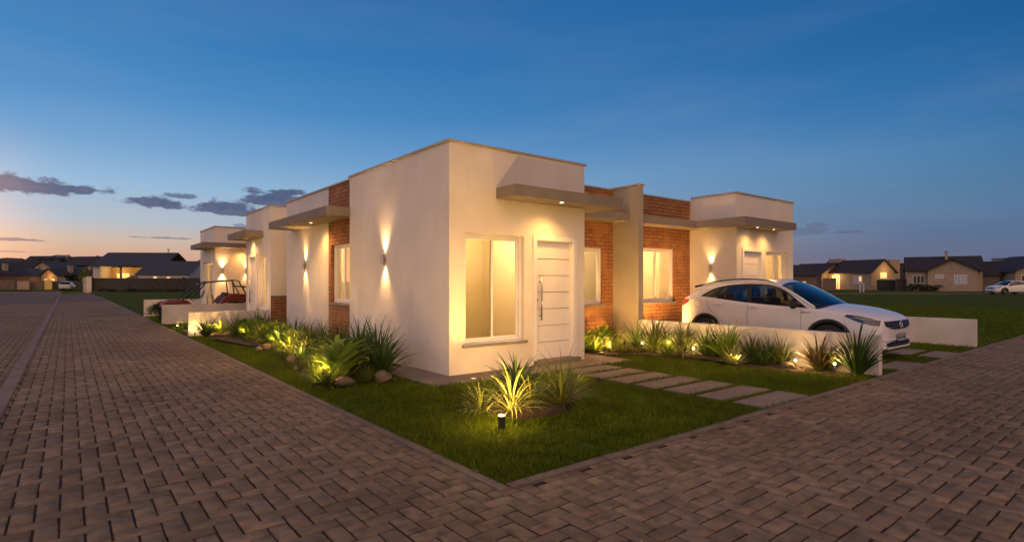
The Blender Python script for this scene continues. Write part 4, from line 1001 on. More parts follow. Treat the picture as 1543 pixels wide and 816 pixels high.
def car(name, loc, rz, label, body, detail=True, group=None):
    C_ = empty(name, loc, rz, label, 'car', group)
    # --- lower body as lofted shell
    ss = [0,.015,.04,.08,.14,.22,.34,.5,.7,.9,1.05,1.14,1.24,1.33,1.5,1.7,1.9,2.1,2.3,2.5,2.7,2.9,3.1,3.3,3.45,3.57,3.7,3.85,3.97,4.06,4.14,4.19,4.22,4.24]
    b = MB(); rings = []
    for s in ss:
        w_ = interp(WT, s); zs = interp(ZS, s); zb = interp(ZB, s)
        cabin = 1.06 < s < 4.02
        if s <= 1.1: zc = interp(ZC, s)
        elif s < 4.02: zc = .72
        else: zc = zs+.02
        sh = w_*.955 if s < 1.2 else w_*.965
        mid = .45*zb+.55*zs
        half = [(0,zb),(w_*.86,zb),(w_*.955,zb+.035),(w_*.985,zb+.13),(w_*1.0,mid-.04),(w_*1.0,mid+.06),(w_*.985,zs-.075),(sh,zs-.012),(sh-.035,zs+.008)]
        if cabin: half += [(sh-.08,zs-.03),(sh-.10,.80),(0,zc)]
        else:
            a = sh-.035; half += [(a*.80,zs+(zc-zs)*.50),(a*.48,zs+(zc-zs)*.86),(0,zc)]
        ring = [(x, s, z) for x, z in half]+[(-x, s, z) for x, z in half[-2:0:-1]]
        rings.append(ring)
    n = len(rings[0]); vs = [p for r in rings for p in r]; fs = []; mi = []
    H = 12
    for i in range(len(rings)-1):
        for k in range(n):
            fs.append((i*n+k, (i+1)*n+k, (i+1)*n+(k+1) % n, i*n+(k+1) % n))
            kk = k if k < 11 else n-1-k
            sm = (ss[i]+ss[i+1])/2
            mi.append(1 if (kk in (9,10) and 1.0 < sm < 4.0) else (2 if kk in (0,1) else 0))
    fs.append(tuple(range(n))[::-1][::-1]); mi.append(0); fs.append(tuple((len(rings)-1)*n+k for k in range(n))[::-1]); mi.append(0)
    me = bpy.data.meshes.new('tmp'); me.from_pydata(vs, [], fs); me.materials.append(body); me.materials.append(trim); me.materials.append(black_pl)
    me.polygons.foreach_set('material_index', mi)
    o = bpy.data.objects.new('body', me); COL.objects.link(o)
    bm = bmesh.new(); bm.from_mesh(me); bmesh.ops.recalc_face_normals(bm, faces=bm.faces); bm.to_mesh(me); bm.free()
    su = o.modifiers.new('s', 'SUBSURF'); su.levels = 2; su.render_levels = 2
    cut = MB()
    for s in WC:
        for sg in (1,-1):
            cut.lathe([(0,sg*.60),(.375,sg*.60),(.385,sg*1.1),(0,sg*1.1)], (0,s,.335), 'x', 36)
    cme = bpy.data.meshes.new('cut'); cme.from_pydata(cut.v, [], cut.f); cme.materials.append(black_pl)
    bm = bmesh.new(); bm.from_mesh(cme); bmesh.ops.remove_doubles(bm, verts=bm.verts, dist=1e-5); bmesh.ops.recalc_face_normals(bm, faces=bm.faces); bm.to_mesh(cme); bm.free()
    co = bpy.data.objects.new('cut', cme); COL.objects.link(co)
    bo = o.modifiers.new('b', 'BOOLEAN'); bo.operation = 'DIFFERENCE'; bo.object = co; bo.solver = 'EXACT'
    try: bo.material_mode = 'TRANSFER'
    except Exception: pass
    dg = bpy.context.evaluated_depsgraph_get(); dg.update()
    ev = o.evaluated_get(dg); nm = bpy.data.meshes.new_from_object(ev)
    plain = bpy.data.meshes.new_from_object(ev)
    bpy.data.objects.remove(co); o.modifiers.clear(); o.data = nm; nm.name = 'body'
    nm.polygons.foreach_set('use_smooth', [True]*len(nm.polygons))
    o.parent = C_
    bvh = BVHTree.FromPolygons([v.co.copy() for v in nm.vertices], [tuple(p.vertices) for p in nm.polygons])
    def side(s, z, sg=-1, off=.004):
        h = bvh.ray_cast(Vector((sg*2, s, z)), Vector((-sg,0,0)))
        return (h[0]+h[1].normalized()*off*(1 if h[1].x*sg > 0 else -1)) if h[0] else Vector((sg*.86, s, z))
    def front(x, z, off=.004):
        h = bvh.ray_cast(Vector((x, -2, z)), Vector((0,1,0)))
        return (h[0]+Vector((0,-off,0))) if h[0] else Vector((x, .1, z))
    def patch(mb, outline, fn, step=.04, th=0):
        """fill an outline (convex, a-b plane) with a small grid and drape it over the body"""
        A = [p[0] for p in outline]; n1 = 10; n2 = max(4, int((max(A)-min(A))/step))
        def spanz(a):
            zs_ = []
            for (p, q) in zip(outline, outline[1:]+outline[:1]):
                if (p[0]-a)*(q[0]-a) <= 0 and p[0] != q[0]: zs_.append(p[1]+(q[1]-p[1])*(a-p[0])/(q[0]-p[0]))
            return (min(zs_), max(zs_))
        vs = []; aa = [min(A)+(max(A)-min(A))*i/n2 for i in range(n2+1)]
        aa[0] += 1e-4; aa[-1] -= 1e-4
        for a in aa:
            lo, hi = spanz(a)
            for j in range(5): vs.append(fn(a, lo+(hi-lo)*j/4))
        fs = [(i*5+j, (i+1)*5+j, (i+1)*5+j+1, i*5+j+1) for i in range(n2) for j in range(4)]
        mb.add(vs, fs)
    # --- glasshouse
    gs = [1.14,1.24,1.33,1.42,1.5,1.6,1.72,1.85,2.0,2.15,2.3,2.45,2.6,2.75,2.9,3.05,3.2,3.32,3.42,3.5,3.57,3.7,3.85,3.97,4.08]
    def gx(s, z):
        zb = interp(ZS, s); wb = interp(WT, s)*.962-.03; ze = interp(ZE, s); xe = interp(XE, s)
        f = (z-zb)/max(ze-zb, .02); f = min(1, max(0, f)); return wb+(xe-wb)*f+.012*math.sin(math.pi*f)
    for sg in (-1, 1):
        gb = MB(); pb = MB()
        for a, c in zip(gs, gs[1:]):
            def col(s):
                zb = interp(ZS, s)-.006; ze = interp(ZE, s); zd = max(zb, min(interp(ZD, s) if 1.33 <= s <= 3.57 else zb, ze))
                return zb, zd, ze
            (b0, d0, e0), (b1, d1, e1) = col(a), col(c)
            P = lambda s, z: (sg*gx(s, z), s, z)
            if d0 > b0+.004 or d1 > b1+.004: gb.add([P(a,b0),P(c,b1),P(c,d1),P(a,d0)], [(0,1,2,3)] if sg < 0 else [(3,2,1,0)])
            K_ = 4
            for k in range(K_):
                z0_, z1_ = d0+(e0-d0)*k/K_, d0+(e0-d0)*(k+1)/K_; y0_, y1_ = d1+(e1-d1)*k/K_, d1+(e1-d1)*(k+1)/K_
                pb.add([P(a,z0_),P(c,y0_),P(c,y1_),P(a,z1_)], [(0,1,2,3)] if sg < 0 else [(3,2,1,0)])
        gb.build('side_window', carglass, C_, smooth=True)
        pm = pb.build('roof_side', body, C_, smooth=True)
        # door pillars and surround
        tb = MB()
        def pil(s0, s1, lean, wd):
            pts = []
            for j in range(7):
                f = j/6; s = s0+(s1-s0)*f; z = (interp(ZS, s)-.01)*(1-f)+(interp(ZD, s)+.004)*f; x = gx(s, z)+.006
                pts.append((x, s, z))
            vs = []
            for x, s, z in pts: vs += [(sg*x, s-wd/2, z), (sg*x, s+wd/2, z)]
            tb.add(vs, [(2*i,2*i+1,2*i+3,2*i+2) if sg < 0 else (2*i+2,2*i+3,2*i+1,2*i) for i in range(6)])
        pil(2.44, 2.50, 0, .105); pil(3.36, 3.10, 0, .06)
        # slim frame along the top and bottom of the side glass
        for tab, dz_ in ((ZD, .0), (ZS, .0)):
            pts = [(sg*(gx(s, interp(tab, s)+dz_)+.005), s, interp(tab, s)+dz_) for s in [1.33+2.24*i/26 for i in range(27)]]
            tb.tube(pts, .011 if tab is ZD else .010, 6)
        # front corner sail
        tb.add([(sg*(gx(1.34,.95)+.008),1.34,.945),(sg*(gx(1.62,.97)+.008),1.62,.965),(sg*(gx(1.62,1.12)+.008),1.62,1.12)], [(0,1,2) if sg < 0 else (2,1,0)])
        tb.build('window_surround', trim, C_)
        # mirror
        mb_ = MB()
        mb_.tube([(sg*.84,1.50,.95),(sg*.93,1.48,.97)], .02, 8)
        ms = bmesh.new(); bmesh.ops.create_uvsphere(ms, u_segments=16, v_segments=10, radius=1)
        mm = [((v.co.x*.115+sg*1.0), v.co.y*(.065 if v.co.y < 0 else .045)+1.47, v.co.z*.075+1.0-.012*v.co.x*sg) for v in ms.verts]
        mb_.add(mm, [tuple(v.index for v in f.verts) for f in ms.faces]); ms.free()
        mb_.build('wing_mirror', trim, C_, smooth=True)
        # arch cladding
        for s in WC:
            cl = MB(); K_ = 22
            for k in range(K_+1):
                t_ = math.pi*(-.06+1.12*k/K_); c0, s0 = math.cos(t_), math.sin(t_)
                q = []
                for rr, off in ((.345,-.10),(.350,.012),(.415,.016),(.425,-.004)):
                    ys, zz = s+rr*c0, .335+rr*s0
                    xx = abs(side(ys if rr > .39 else s+.42*c0, max(zz if rr > .39 else .335+.42*s0, .24), sg, 0).x)
                    q.append((sg*(xx+off), ys, zz))
                cl.v += q; cl.a += [.5]*4
                if k:
                    o0 = len(cl.v)-8
                    for j in range(3): cl.f.append((o0+j, o0+j+1, o0+j+5, o0+j+4)); cl.m.append(0)
            cl.build('wheel_arch', black_pl, C_, smooth=True)
        if detail:
            # seams, handles, flap
            sm_ = MB()
            def seam(pts, r=.0035): sm_.tube([side(s, z, sg, .0005) for s, z in pts], r, 5)
            seam([(1.38,.93-.68*i/16) for i in range(17)]); seam([(2.47,1.0-.74*i/16) for i in range(17)])
            seam([(3.40,1.09),(3.42,1.0),(3.40,.92),(3.34,.84),(3.22,.74),(3.06,.62),(2.99,.5),(2.98,.3)])
            seam([(1.38+1.9*i/20,.30) for i in range(21)])
            if sg < 0: seam([(3.66+.085*math.copysign(abs(math.cos(a))**.6, math.cos(a)),.955+.075*math.copysign(abs(math.sin(a))**.6, math.sin(a))) for a in [i*math.pi/12 for i in range(25)]], .003)
            sm_.build('door_seam', trim, C_)
            cr = MB(); cr.tube([side(.95+2.7*i/30, .80+.05*i/30, sg, -.006) for i in range(31)], .010, 6); cr.build('side_crease', body, C_, smooth=True)
            for s, z in ((2.36,.925),(3.16,.965)):
                h = MB(); p0 = side(s-.085,z,sg,.012); p1 = side(s,z+.004,sg,.028); p2 = side(s+.085,z+.002,sg,.012)
                h.tube([side(s-.10,z,sg,0),p0,p1,p2,side(s+.10,z,sg,0)], [.008,.013,.014,.013,.008], 8); h.build('door_handle', body, C_, smooth=True)
            bd = MB(); bd.tube([side(1.20,.86,sg,.004), side(1.38,.855,sg,.004)], [.004,.011], 6); bd.build('side_badge', trim, C_)
        # headlight and tail light
        hl_ = MB(); patch(hl_, [(.085,.665),(.16,.665),(.40,.725),(.62,.82),(.60,.848),(.40,.835),(.20,.79),(.085,.75)], lambda s, z: side(s, z, sg, .007))
        ho = hl_.build('headlight', lampg, C_, smooth=True)
        rf = MB(); rf.tube([side(.12+.42*i/8, .755+.045*i/8, sg, .009) for i in range(9)], .006, 6)
        for ss_, zz_, r_ in ((.17,.705,.024),(.30,.735,.022)):
            c = side(ss_, zz_, sg, .004); rf.tube([c, c+Vector((sg*.008,-.006,0))], [r_, r_*.8], 12)
        rf.build('headlight_reflector', ledw, ho)
        tl = MB(); patch(tl, [(3.93,.97),(4.10,.90),(4.17,.92),(4.16,.99),(4.05,1.055),(3.88,1.03)], lambda s, z: side(s, z, sg, .006)); tl.build('tail_light', redl, C_, smooth=True)
    # roof, windscreen, rear window
    def top(mb, s0, s1, mats=0, n_=None, off=0):
        st = [s for s in gs if s0-1e-6 <= s <= s1+1e-6]
        K_ = 10; vs = []
        for s in st:
            xe, ze, zr = interp(XE, s), interp(ZE, s), interp(ZR, s)
            for k in range(-K_, K_+1):
                f = k/K_; vs.append((xe*f, s, zr+(ze-zr)*abs(f)**2.6+off))
        m_ = 2*K_+1
        mb.add(vs, [(i*m_+j, i*m_+j+1, (i+1)*m_+j+1, (i+1)*m_+j) for i in range(len(st)-1) for j in range(m_-1)])
    r_ = MB(); top(r_, 1.85, 3.32); r_.build('roof', body, C_, smooth=True)
    # windscreen: curved pane leaning from the cowl to the roof edge
    wsb = MB(); K_ = 12; vs = []
    for i in range(9):
        f = i/8
        for k in range(-K_, K_+1):
            u = k/K_; s_b = .96+.20*abs(u)**2.2; x_b = .80*u; z_b = 1.005-.05*abs(u)**2.5
            s_t = 1.85; x_t = interp(XE,1.85)*u; z_t = interp(ZR,1.85)+(interp(ZE,1.85)-interp(ZR,1.85))*abs(u)**2.6
            bow = .018*math.sin(math.pi*f)
            x_ = x_b+(x_t-x_b)*f; s_ = s_b+(s_t-s_b)*f; z_ = z_b+(z_t-z_b)*f+bow
            vs.append((x_, s_, z_+.004))
    m_ = 2*K_+1; wsb.add(vs, [(i*m_+j, i*m_+j+1, (i+1)*m_+j+1, (i+1)*m_+j) for i in range(8) for j in range(m_-1)])
    wsb.build('windscreen', carglass, C_, smooth=True)
    # dark edge band under the pane and body-colour pillars
    for sg in (-1,1):
        pts = []
        for i in range(9):
            f = i/8; u = sg; s_b, x_b, z_b = 1.16, .80*sg, .955; x_t = interp(XE,1.85)*sg; z_t = interp(ZE,1.85)
            pts.append((x_b+(x_t-x_b)*f, s_b+(1.85-s_b)*f, z_b+(z_t-z_b)*f+.016*math.sin(math.pi*f)))
        pb = MB(); pb.tube(pts+[(sg*interp(XE, s), s, interp(ZE, s)) for s in gs if s > 1.9 and s < 3.9], .026, 8); pb.build('roof_pillar', body, C_, smooth=True)
    wp = MB(); wp.tube([(.78*u/8, .955+.2*abs(u/8)**2.2, 1.0-.05*abs(u/8)**2.5) for u in range(-8,9)], .016, 6)
    for x0 in (-.25,.35): wp.tube([(x0,.98,1.03),(x0+.3,1.06,1.065),(x0+.42,1.08,1.06)], .008, 5)
    wp.build('wiper', trim, C_)
    rw = MB(); top(rw, 3.32, 4.08, off=.0); rw.build('rear_window', carglass, C_, smooth=True)
    sp_ = MB(); vs = []
    for k in range(-8,9):
        u = k/8; vs += [(.60*u,3.60,1.43-.05*u*u), (.66*u,3.90-.06*u*u,1.40-.045*u*u), (.66*u,3.89-.06*u*u,1.35-.045*u*u)]
    sp_.add(vs, [(3*i,3*i+3,3*i+4,3*i+1) for i in range(16)]+[(3*i+1,3*i+4,3*i+5,3*i+2) for i in range(16)]+[(3*i+2,3*i+5,3*i+3,3*i) for i in range(16)])
    sp_.build('rear_spoiler', trim, C_)
    for sg in (-1,1):
        rl = MB(); pts = [(sg*(interp(XE,s)-.035), s, interp(ZE,s)+.012+.032*min(1, 6*min(s-1.95,3.62-s))) for s in [1.95+1.67*i/20 for i in range(21)]]
        rl.tube(pts, .014, 8); rl.build('roof_rail', trim, C_, smooth=True)
    if detail:
        an = MB(); an.tube([(-.1,3.42,1.385),(-.1,3.47,1.42)], .012, 8); an.tube([(-.1,3.46,1.41),(-.1,3.66,1.62)], .004, 6); an.build('antenna', trim, C_)
    # interior
    def seat(x, s, wd, hgt=.62):
        b = MB(); b.box(x-wd/2,x+wd/2,s-.25,s+.22,.38,.60); b.prism([(x-wd/2,s+.17,.55),(x-wd/2,s+.29,.55),(x-wd/2,s+.42,.55+hgt*.9),(x-wd/2,s+.33,.55+hgt*.9)], (wd,0,0))
        if wd < .6: b.box(x-.13,x+.13,s+.36,s+.45,.55+hgt*.93,.55+hgt*1.22)
        else:
            for q in (-.4,0,.4): b.box(x+q-.12,x+q+.12,s+.36,s+.44,.55+hgt*.93,.55+hgt*1.15)
        b.build('car_seat', seatm, C_, bev=.03)
    seat(-.36,2.15,.48); seat(.36,2.15,.48); seat(0,2.95,1.2,.55)
    b = MB(); b.prism([(-.72,1.12,.80),(-.72,1.12,.94),(-.72,1.55,.97),(-.72,1.62,.90),(-.72,1.62,.80)], (1.44,0,0)); b.build('dashboard', trim, C_, bev=.02)
    b = MB(); b.tube([(.36+.18*math.cos(t_), 1.78+.06*math.sin(t_), .93+.17*math.sin(t_)) for t_ in [k*math.pi/10 for k in range(21)]], .012, 6)
    b.tube([(.36,1.78,.93),(.36,1.58,.86)], .02, 6); b.build('steering_wheel', trim, C_)
    # front end
    if True:
        gr = MB(); vs = []
        xs = [-.63+1.26*i/28 for i in range(29)]
        def strip(mb, xs_, z0f, z1f, off, rows=3):
            vs = []
            for x in xs_:
                for j in range(rows+1): vs.append(front(x, z0f(x)+(z1f(x)-z0f(x))*j/rows, off))
            R_ = rows+1; mb.add(vs, [(i*R_+j, (i+1)*R_+j, (i+1)*R_+j+1, i*R_+j+1) for i in range(len(xs_)-1) for j in range(rows)])
        strip(gr, xs, lambda x: .585+.075*abs(x/.63)**3, lambda x: .74-.0*abs(x), .006); go = gr.build('grille', trim, C_, smooth=True)
        ch_ = MB()
        for z_ in (.735,.685,.635):
            ch_.tube([front(x, z_, .010) for x in xs[2:-2]], .0045, 6)
        ch_.build('grille_bar', steel, go, smooth=True)
        for z_ in (.710,.660):
          ho = MB()
          for i in range(-9,10):
                p = front(i*.05, z_, .008); ho.tube([p+Vector((-.018,0,0)), p+Vector((.018,0,0))], .009, 6)
          ho.build('grille_opening', black_pl, go)
        li = MB(); strip(li, [-.60+1.2*i/28 for i in range(29)], lambda x: .285+.02*abs(x), lambda x: .385-.03*abs(x/.6)**3, .007); lo_ = li.build('lower_intake', black_pl, C_, smooth=True)
        lb = MB()
        for z_ in (.355,.325): lb.tube([front(x, z_, .012) for x in [-.5+i*.05 for i in range(21)]], .006, 6)
        lb.build('intake_bar', trim, lo_)
        bl = MB(); bl.tube([front(-.70+1.4*i/28, .405, .004) for i in range(29)], .012, 6); bl.tube([front(-.74+1.48*i/28, .262, .008) for i in range(29)], .018, 6); bl.build('bumper_lip', body, C_, smooth=True)
        for sg in (-1,1):
            fg = MB(); fg.tube([side(.30,.50,sg,.004), side(.44,.50,sg,.004)], .022, 8); fg.build('fog_light', ledw, C_)
    if detail:
        # round badge: ring with the letters V over W
        c = front(0,.665,.022); em = MB()
        em.tube([c+Vector((.07*math.cos(t_),0,.07*math.sin(t_))) for t_ in [k*math.pi/16 for k in range(33)]], .006, 6)
        def bar(p, q): em.tube([c+Vector((p[0],-.002,p[1])), c+Vector((q[0],-.002,q[1]))], .0048, 6)
        bar((-.031,.060),(0,.010)); bar((0,.010),(.031,.060)); bar((-.063,.026),(-.031,-.056)); bar((-.031,-.056),(0,-.004)); bar((0,-.004),(.031,-.056)); bar((.031,-.056),(.063,.026))
        em.build('badge', chrome, C_, smooth=True)
        eb = MB(); eb.lathe([(0,0),(.068,0)], n=24); q = eb.build('badge_plate', trim, C_); q.location = c+Vector((0,.006,0)); q.rotation_euler = (R(90),0,0)
        yf = front(0,.44,.02).y
        pl = MB(); pl.box(-.20,.20,yf-.012,yf,.375,.505); po = pl.build('number_plate', pmat('plate_grey', (.42,.42,.42), .5), C_, bev=.003)
        fr_ = MB()
        for (a, c_, d, e_) in ((-.205,.205,.500,.510),(-.205,.205,.370,.380),(-.21,-.198,.380,.500),(.198,.21,.380,.500)): fr_.box(a,c_,yf-.016,yf-.0125,d,e_)
        fr_.build('plate_frame', trim, po)
        try:
            cu = bpy.data.curves.new('plate_characters', 'FONT'); cu.body = 'FKR 0E06'; cu.size = .088; cu.align_x = 'CENTER'; cu.align_y = 'CENTER'; cu.extrude = .001
            to = bpy.data.objects.new('plate_characters', cu); COL.objects.link(to); to.rotation_euler = (R(90),0,0); to.location = (0,yf-.0135,.437)
            dg = bpy.context.evaluated_depsgraph_get(); dg.update(); tm = bpy.data.meshes.new_from_object(to.evaluated_get(dg)); lo2 = to.location.copy(); bpy.data.objects.remove(to)
            tm.materials.clear(); tm.materials.append(trim); t2 = bpy.data.objects.new('plate_characters', tm); COL.objects.link(t2); t2.location = lo2; t2.rotation_euler = (R(90),0,0); t2.parent = po
        except Exception as ex: print('text', ex)
    # wheels
    for s in WC:
        for sg in (-1,1):
            xo = sg*.765
            t_ = MB(); t_.lathe([(.205,-.10),(.30,-.105),(.325,-.085),(.335,-.03),(.335,.03),(.325,.085),(.30,.105),(.205,.10)], (xo,s,.335), 'x', 32)
            wo_ = t_.build('wheel', wheel_rub, C_, smooth=True)
            r2 = MB(); r2.lathe([(.208,.085),(.222,.10),(.208,.112),(.198,.09),(.19,-.08)], (0,0,0), 'x', 32)
            for k in range(5):
                a = 2*math.pi*k/5+.3; ca, sa = math.cos(a), math.sin(a)
                for da in (-.13,.13):
                    c2, s2 = math.cos(a+da), math.sin(a+da)
                    r2.tube([(.085,.05*ca,.05*sa),(.10,.20*c2,.20*s2)], [.018,.013], 6)
            r2.lathe([(0,.10),(.05,.095),(.055,.07)], (0,0,0), 'x', 16)
            if sg < 0: r2.v = [(-x, y, z) for x, y, z in r2.v]; r2.f = [f[::-1] for f in r2.f]
            ro = r2.build('rim', alloy, wo_, smooth=True); ro.location = (xo, s, .335)
            d_ = MB(); d_.lathe([(0,sg*.0),(.2,sg*.0)], (xo,s,.335), 'x', 24); d_.build('brake_disc', trim, wo_)
    return C_
white_paint = paint('white_paint', (.76,.74,.73))
car('parked_car', (7.42,-3.65,.0), 0, 'white hatchback crossover parked nose out between two low walls', white_paint)
# small side-by-side buggy behind the low wall on the left street
orange = pmat('orange_plastic', (.17,.030,.010), .6)
BU = empty('buggy', (-.65,16.0,0), 0, 'orange and black open buggy with roll cage behind the low grey wall', 'buggy')
def tb(name, segs, r, mat, parent, smooth=True):
    b = MB()
    for s_ in segs: b.tube(s_, r, 8)
    return b.build(name, mat, parent, smooth=smooth)
# nose towards -x (the road); local x from -1.35 to 1.45
cage = []
for sy in (-.55,.55):
    cage.append([(-.72,sy,.80),(-.12,sy,1.36),(.05,sy,1.42),(.98,sy*.95,1.50),(1.12,sy*.95,1.47),(1.38,sy,.95),(1.42,sy,.6)])
    cage.append([(-.45,sy,.80),(.0,sy,1.38)]); cage.append([(.90,sy*.95,1.49),(1.0,sy,.62)])
cage += [[(-.12,-.55,1.36),(-.12,.55,1.36)],[(.98,-.52,1.50),(.98,.52,1.50)],[(1.38,-.55,.95),(1.38,.55,.95)]]
tb('roll_cage', cage, .022, dark, BU)
b = MB(); b.prism([(-1.32,-.42,.52),(-1.28,-.42,.70),(-1.05,-.42,.80),(-.55,-.42,.80),(-.40,-.42,.66),(-.40,-.42,.5)], (0,.84,0)); b.build('hood', orange, BU, bev=.05)
for sy in (-1,1):
    b = MB(); y0 = sy*.44 if sy > 0 else -.74; b.prism([(.42,y0,.62),(.62,y0,.88),(.86,y0,1.00),(1.32,y0,.99),(1.46,y0,.80),(1.40,y0,.66),(1.2,y0,.74),(.75,y0,.70)], (0,.30,0)); b.build('rear_fender', orange, BU, bev=.03)
    b = MB(); b.prism([(-1.38,y0,.62),(-1.25,y0,.74),(-.85,y0,.74),(-.68,y0,.62),(-.85,y0,.66),(-1.25,y0,.66)], (0,.30,0)); b.build('front_fender', orange, BU, bev=.02)
b = MB(); b.box(-1.0,1.3,-.42,.42,.28,.36); b.box(.9,1.35,-.4,.4,.36,.70); b.build('chassis', dark, BU, bev=.02)
b = MB()
b.prism([(.18,-.36,.45),(.55,-.36,.45),(.82,-.36,1.02),(.72,-.36,1.06),(.50,-.36,.60),(.18,-.36,.58)], (0,.34,0)); b.build('seat', seatm, BU, bev=.03)
b = MB(); b.prism([(.18,.04,.45),(.55,.04,.45),(.82,.04,1.02),(.72,.04,1.06),(.50,.04,.60),(.18,.04,.58)], (0,.34,0)); b.build('seat', seatm, BU, bev=.03)
tb('steering_wheel', [[(-.02+.05*math.sin(a), -.2+.15*math.cos(a), .98+.14*math.sin(a)) for a in [k*math.pi/8 for k in range(17)]],[(-.02,-.2,.98),(-.35,-.2,.75)]], .014, dark, BU)
tb('rear_wing_bar', [[(1.12,-.5,1.28),(1.5,-.5,1.25),(1.55,-.5,1.05)],[(1.12,.5,1.28),(1.5,.5,1.25),(1.55,.5,1.05)],[(1.5,-.5,1.25),(1.5,.5,1.25)]], .028, dark, BU)
for x, y in ((-1.0,-.58),(-1.0,.58),(1.05,-.60),(1.05,.60)):
    b = MB(); b.lathe([(.14,-.11),(.26,-.12),(.30,-.06),(.30,.06),(.26,.12),(.14,.11)], (x,y,.30), 'y', 24); wo_ = b.build('wheel', wheel_rub, BU, smooth=True)
    b = MB(); b.lathe([(0,-.04),(.14,-.05),(.145,.09),(.13,.09)], (x,y,.30), 'y', 16); b.build('rim', alloy, wo_)
e = empty('lantern', (-.52,15.25,0), 0, 'tall metal lantern standing behind the low grey wall by the buggy', 'lantern')
b = MB(); b.box(-.10,.10,-.10,.10,0,.62); b.build('stand', dark, e, bev=.01)
b = MB(); b.box(-.085,.085,-.085,.085,.62,.94); b.build('pane', glass, e)
tb('frame', [[(x,y,.62),(x,y,.95),(x*.3,y*.3,1.06)] for x in (-.09,.09) for y in (-.09,.09)]+[[(.07*math.cos(a),0,1.13+.07*math.sin(a)) for a in [k*math.pi/8 for k in range(17)]]], .010, steel, e)

# ------------------------------------------------------------------ distant houses, cars, trees
far_wall = noisy('far_wall_render', (.38,.29,.21), (.32,.245,.18), 1.5, .9)
far_white = noisy('far_wall_white', (.50,.47,.45), (.42,.39,.37), 1.5, .9)
far_warm = noisy('far_wall_ochre', (.48,.33,.18), (.40,.28,.16), 1.5, .9)
far_dark = noisy('far_wall_charcoal', (.045,.045,.050), (.030,.030,.034), 1.5, .9)
far_brown = noisy('far_wall_brown', (.17,.12,.095), (.13,.095,.075), 1.5, .9)
def tiles(name, c1, c2):
    m = noisy(name, c1, c2, 3, .75); T = m.node_tree; b_ = T.nodes['Principled BSDF']
    tcn = nd(T, 'ShaderNodeTexCoord'); wv = nd(T, 'ShaderNodeTexWave'); wv.inputs['Scale'].default_value = 1.6; wv.inputs['Distortion'].default_value = .3
    T.links.new(tcn.outputs['Object'], wv.inputs['Vector']); bp = nd(T, 'ShaderNodeBump'); bp.inputs['Strength'].default_value = .8; bp.inputs['Distance'].default_value = .06
    T.links.new(wv.outputs['Fac'], bp.inputs['Height']); T.links.new(bp.outputs[0], b_.inputs['Normal']); return m
roof_d = tiles('roof_tiles_dark', (.034,.028,.026), (.022,.018,.018))
roof_b = tiles('roof_tiles_slate', (.050,.056,.070), (.034,.038,.050))
curtain = noisy('pale_curtain', (.45,.47,.52), (.35,.37,.42), 8, .8)
def gable(parent, x0, x1, y0, y1, ze, zr, axis, wm, rm, over=.35, base=-.4, zo=None):
    """walls with a pitched roof; ridge along x or y"""
    m = MB(); ym = (y0+y1)/2; xm = (x0+x1)/2
    if axis == 'x': m.prism([(x0,y0,base),(x0,y1,base),(x0,y1,ze),(x0,ym,zr-.02),(x0,y0,ze)], (x1-x0,0,0))
    else: m.prism([(x0,y0,base),(x1,y0,base),(x1,y0,ze),(xm,y0,zr-.02),(x0,y0,ze)], (0,y1-y0,0))
    m.build('wall', wm, parent)
    r_ = MB(); th = .12; sl = (zr-ze)/(((y1-y0) if axis == 'x' else (x1-x0))/2); dz = over*sl
    if axis == 'x':
        r_.prism([(x0-over,y0-over,ze-dz),(x0-over,ym,zr),(x0-over,y1+over,ze-dz),(x0-over,y1+over,ze-dz+th),(x0-over,ym,zr+th),(x0-over,y0-over,ze-dz+th)], (x1-x0+2*over,0,0))
    else:
        r_.prism([(x0-over,y0-over,ze-dz),(xm,y0-over,zr),(x1+over,y0-over,ze-dz),(x1+over,y0-over,ze-dz+th),(xm,y0-over,zr+th),(x0-over,y0-over,ze-dz+th)], (0,y1-y0+2*over,0))
    ro = r_.build('roof', rm, parent)
    return ro
def fwin(parent, x0, x1, y, z0, z1, mat, axis='y', bars=1, name='window', fm=None):
    """window on a wall facing -y (axis y) or facing +x (axis x)"""
    def bx(b, a, c, e0, e1, d, f): b.box(a,c,y+e0,y+e1,d,f) if axis == 'y' else b.box(y-e1,y-e0,a,c,d,f)
    b = MB(); t_ = .07
    bx(b,x0,x1,-.05,.02,z0,z0+t_); bx(b,x0,x1,-.05,.02,z1-t_,z1); bx(b,x0,x0+t_,-.05,.02,z0+t_,z1-t_); bx(b,x1-t_,x1,-.05,.02,z0+t_,z1-t_)
    for k in range(bars):
        xm = x0+(x1-x0)*(k+1)/(bars+1); bx(b,xm-.035,xm+.035,-.05,.02,z0+t_,z1-t_)
    w_ = b.build(name, fm or frame_m, parent)
    p = MB(); bx(p,x0+t_,x1-t_,-.02,-.012,z0+t_,z1-t_); p.build('pane', mat, w_)
    return w_
def chim(ro, x0,x1,y0,y1,z0,z1,mat=None):
    b = MB(); b.box(x0,x1,y0,y1,z0,z1); b.box(x0-.06,x1+.06,y0-.06,y1+.06,z1,z1+.1); b.build('chimney', mat or far_wall, ro)
darkpane = pmat('dark_pane', (.02,.022,.026), .12)
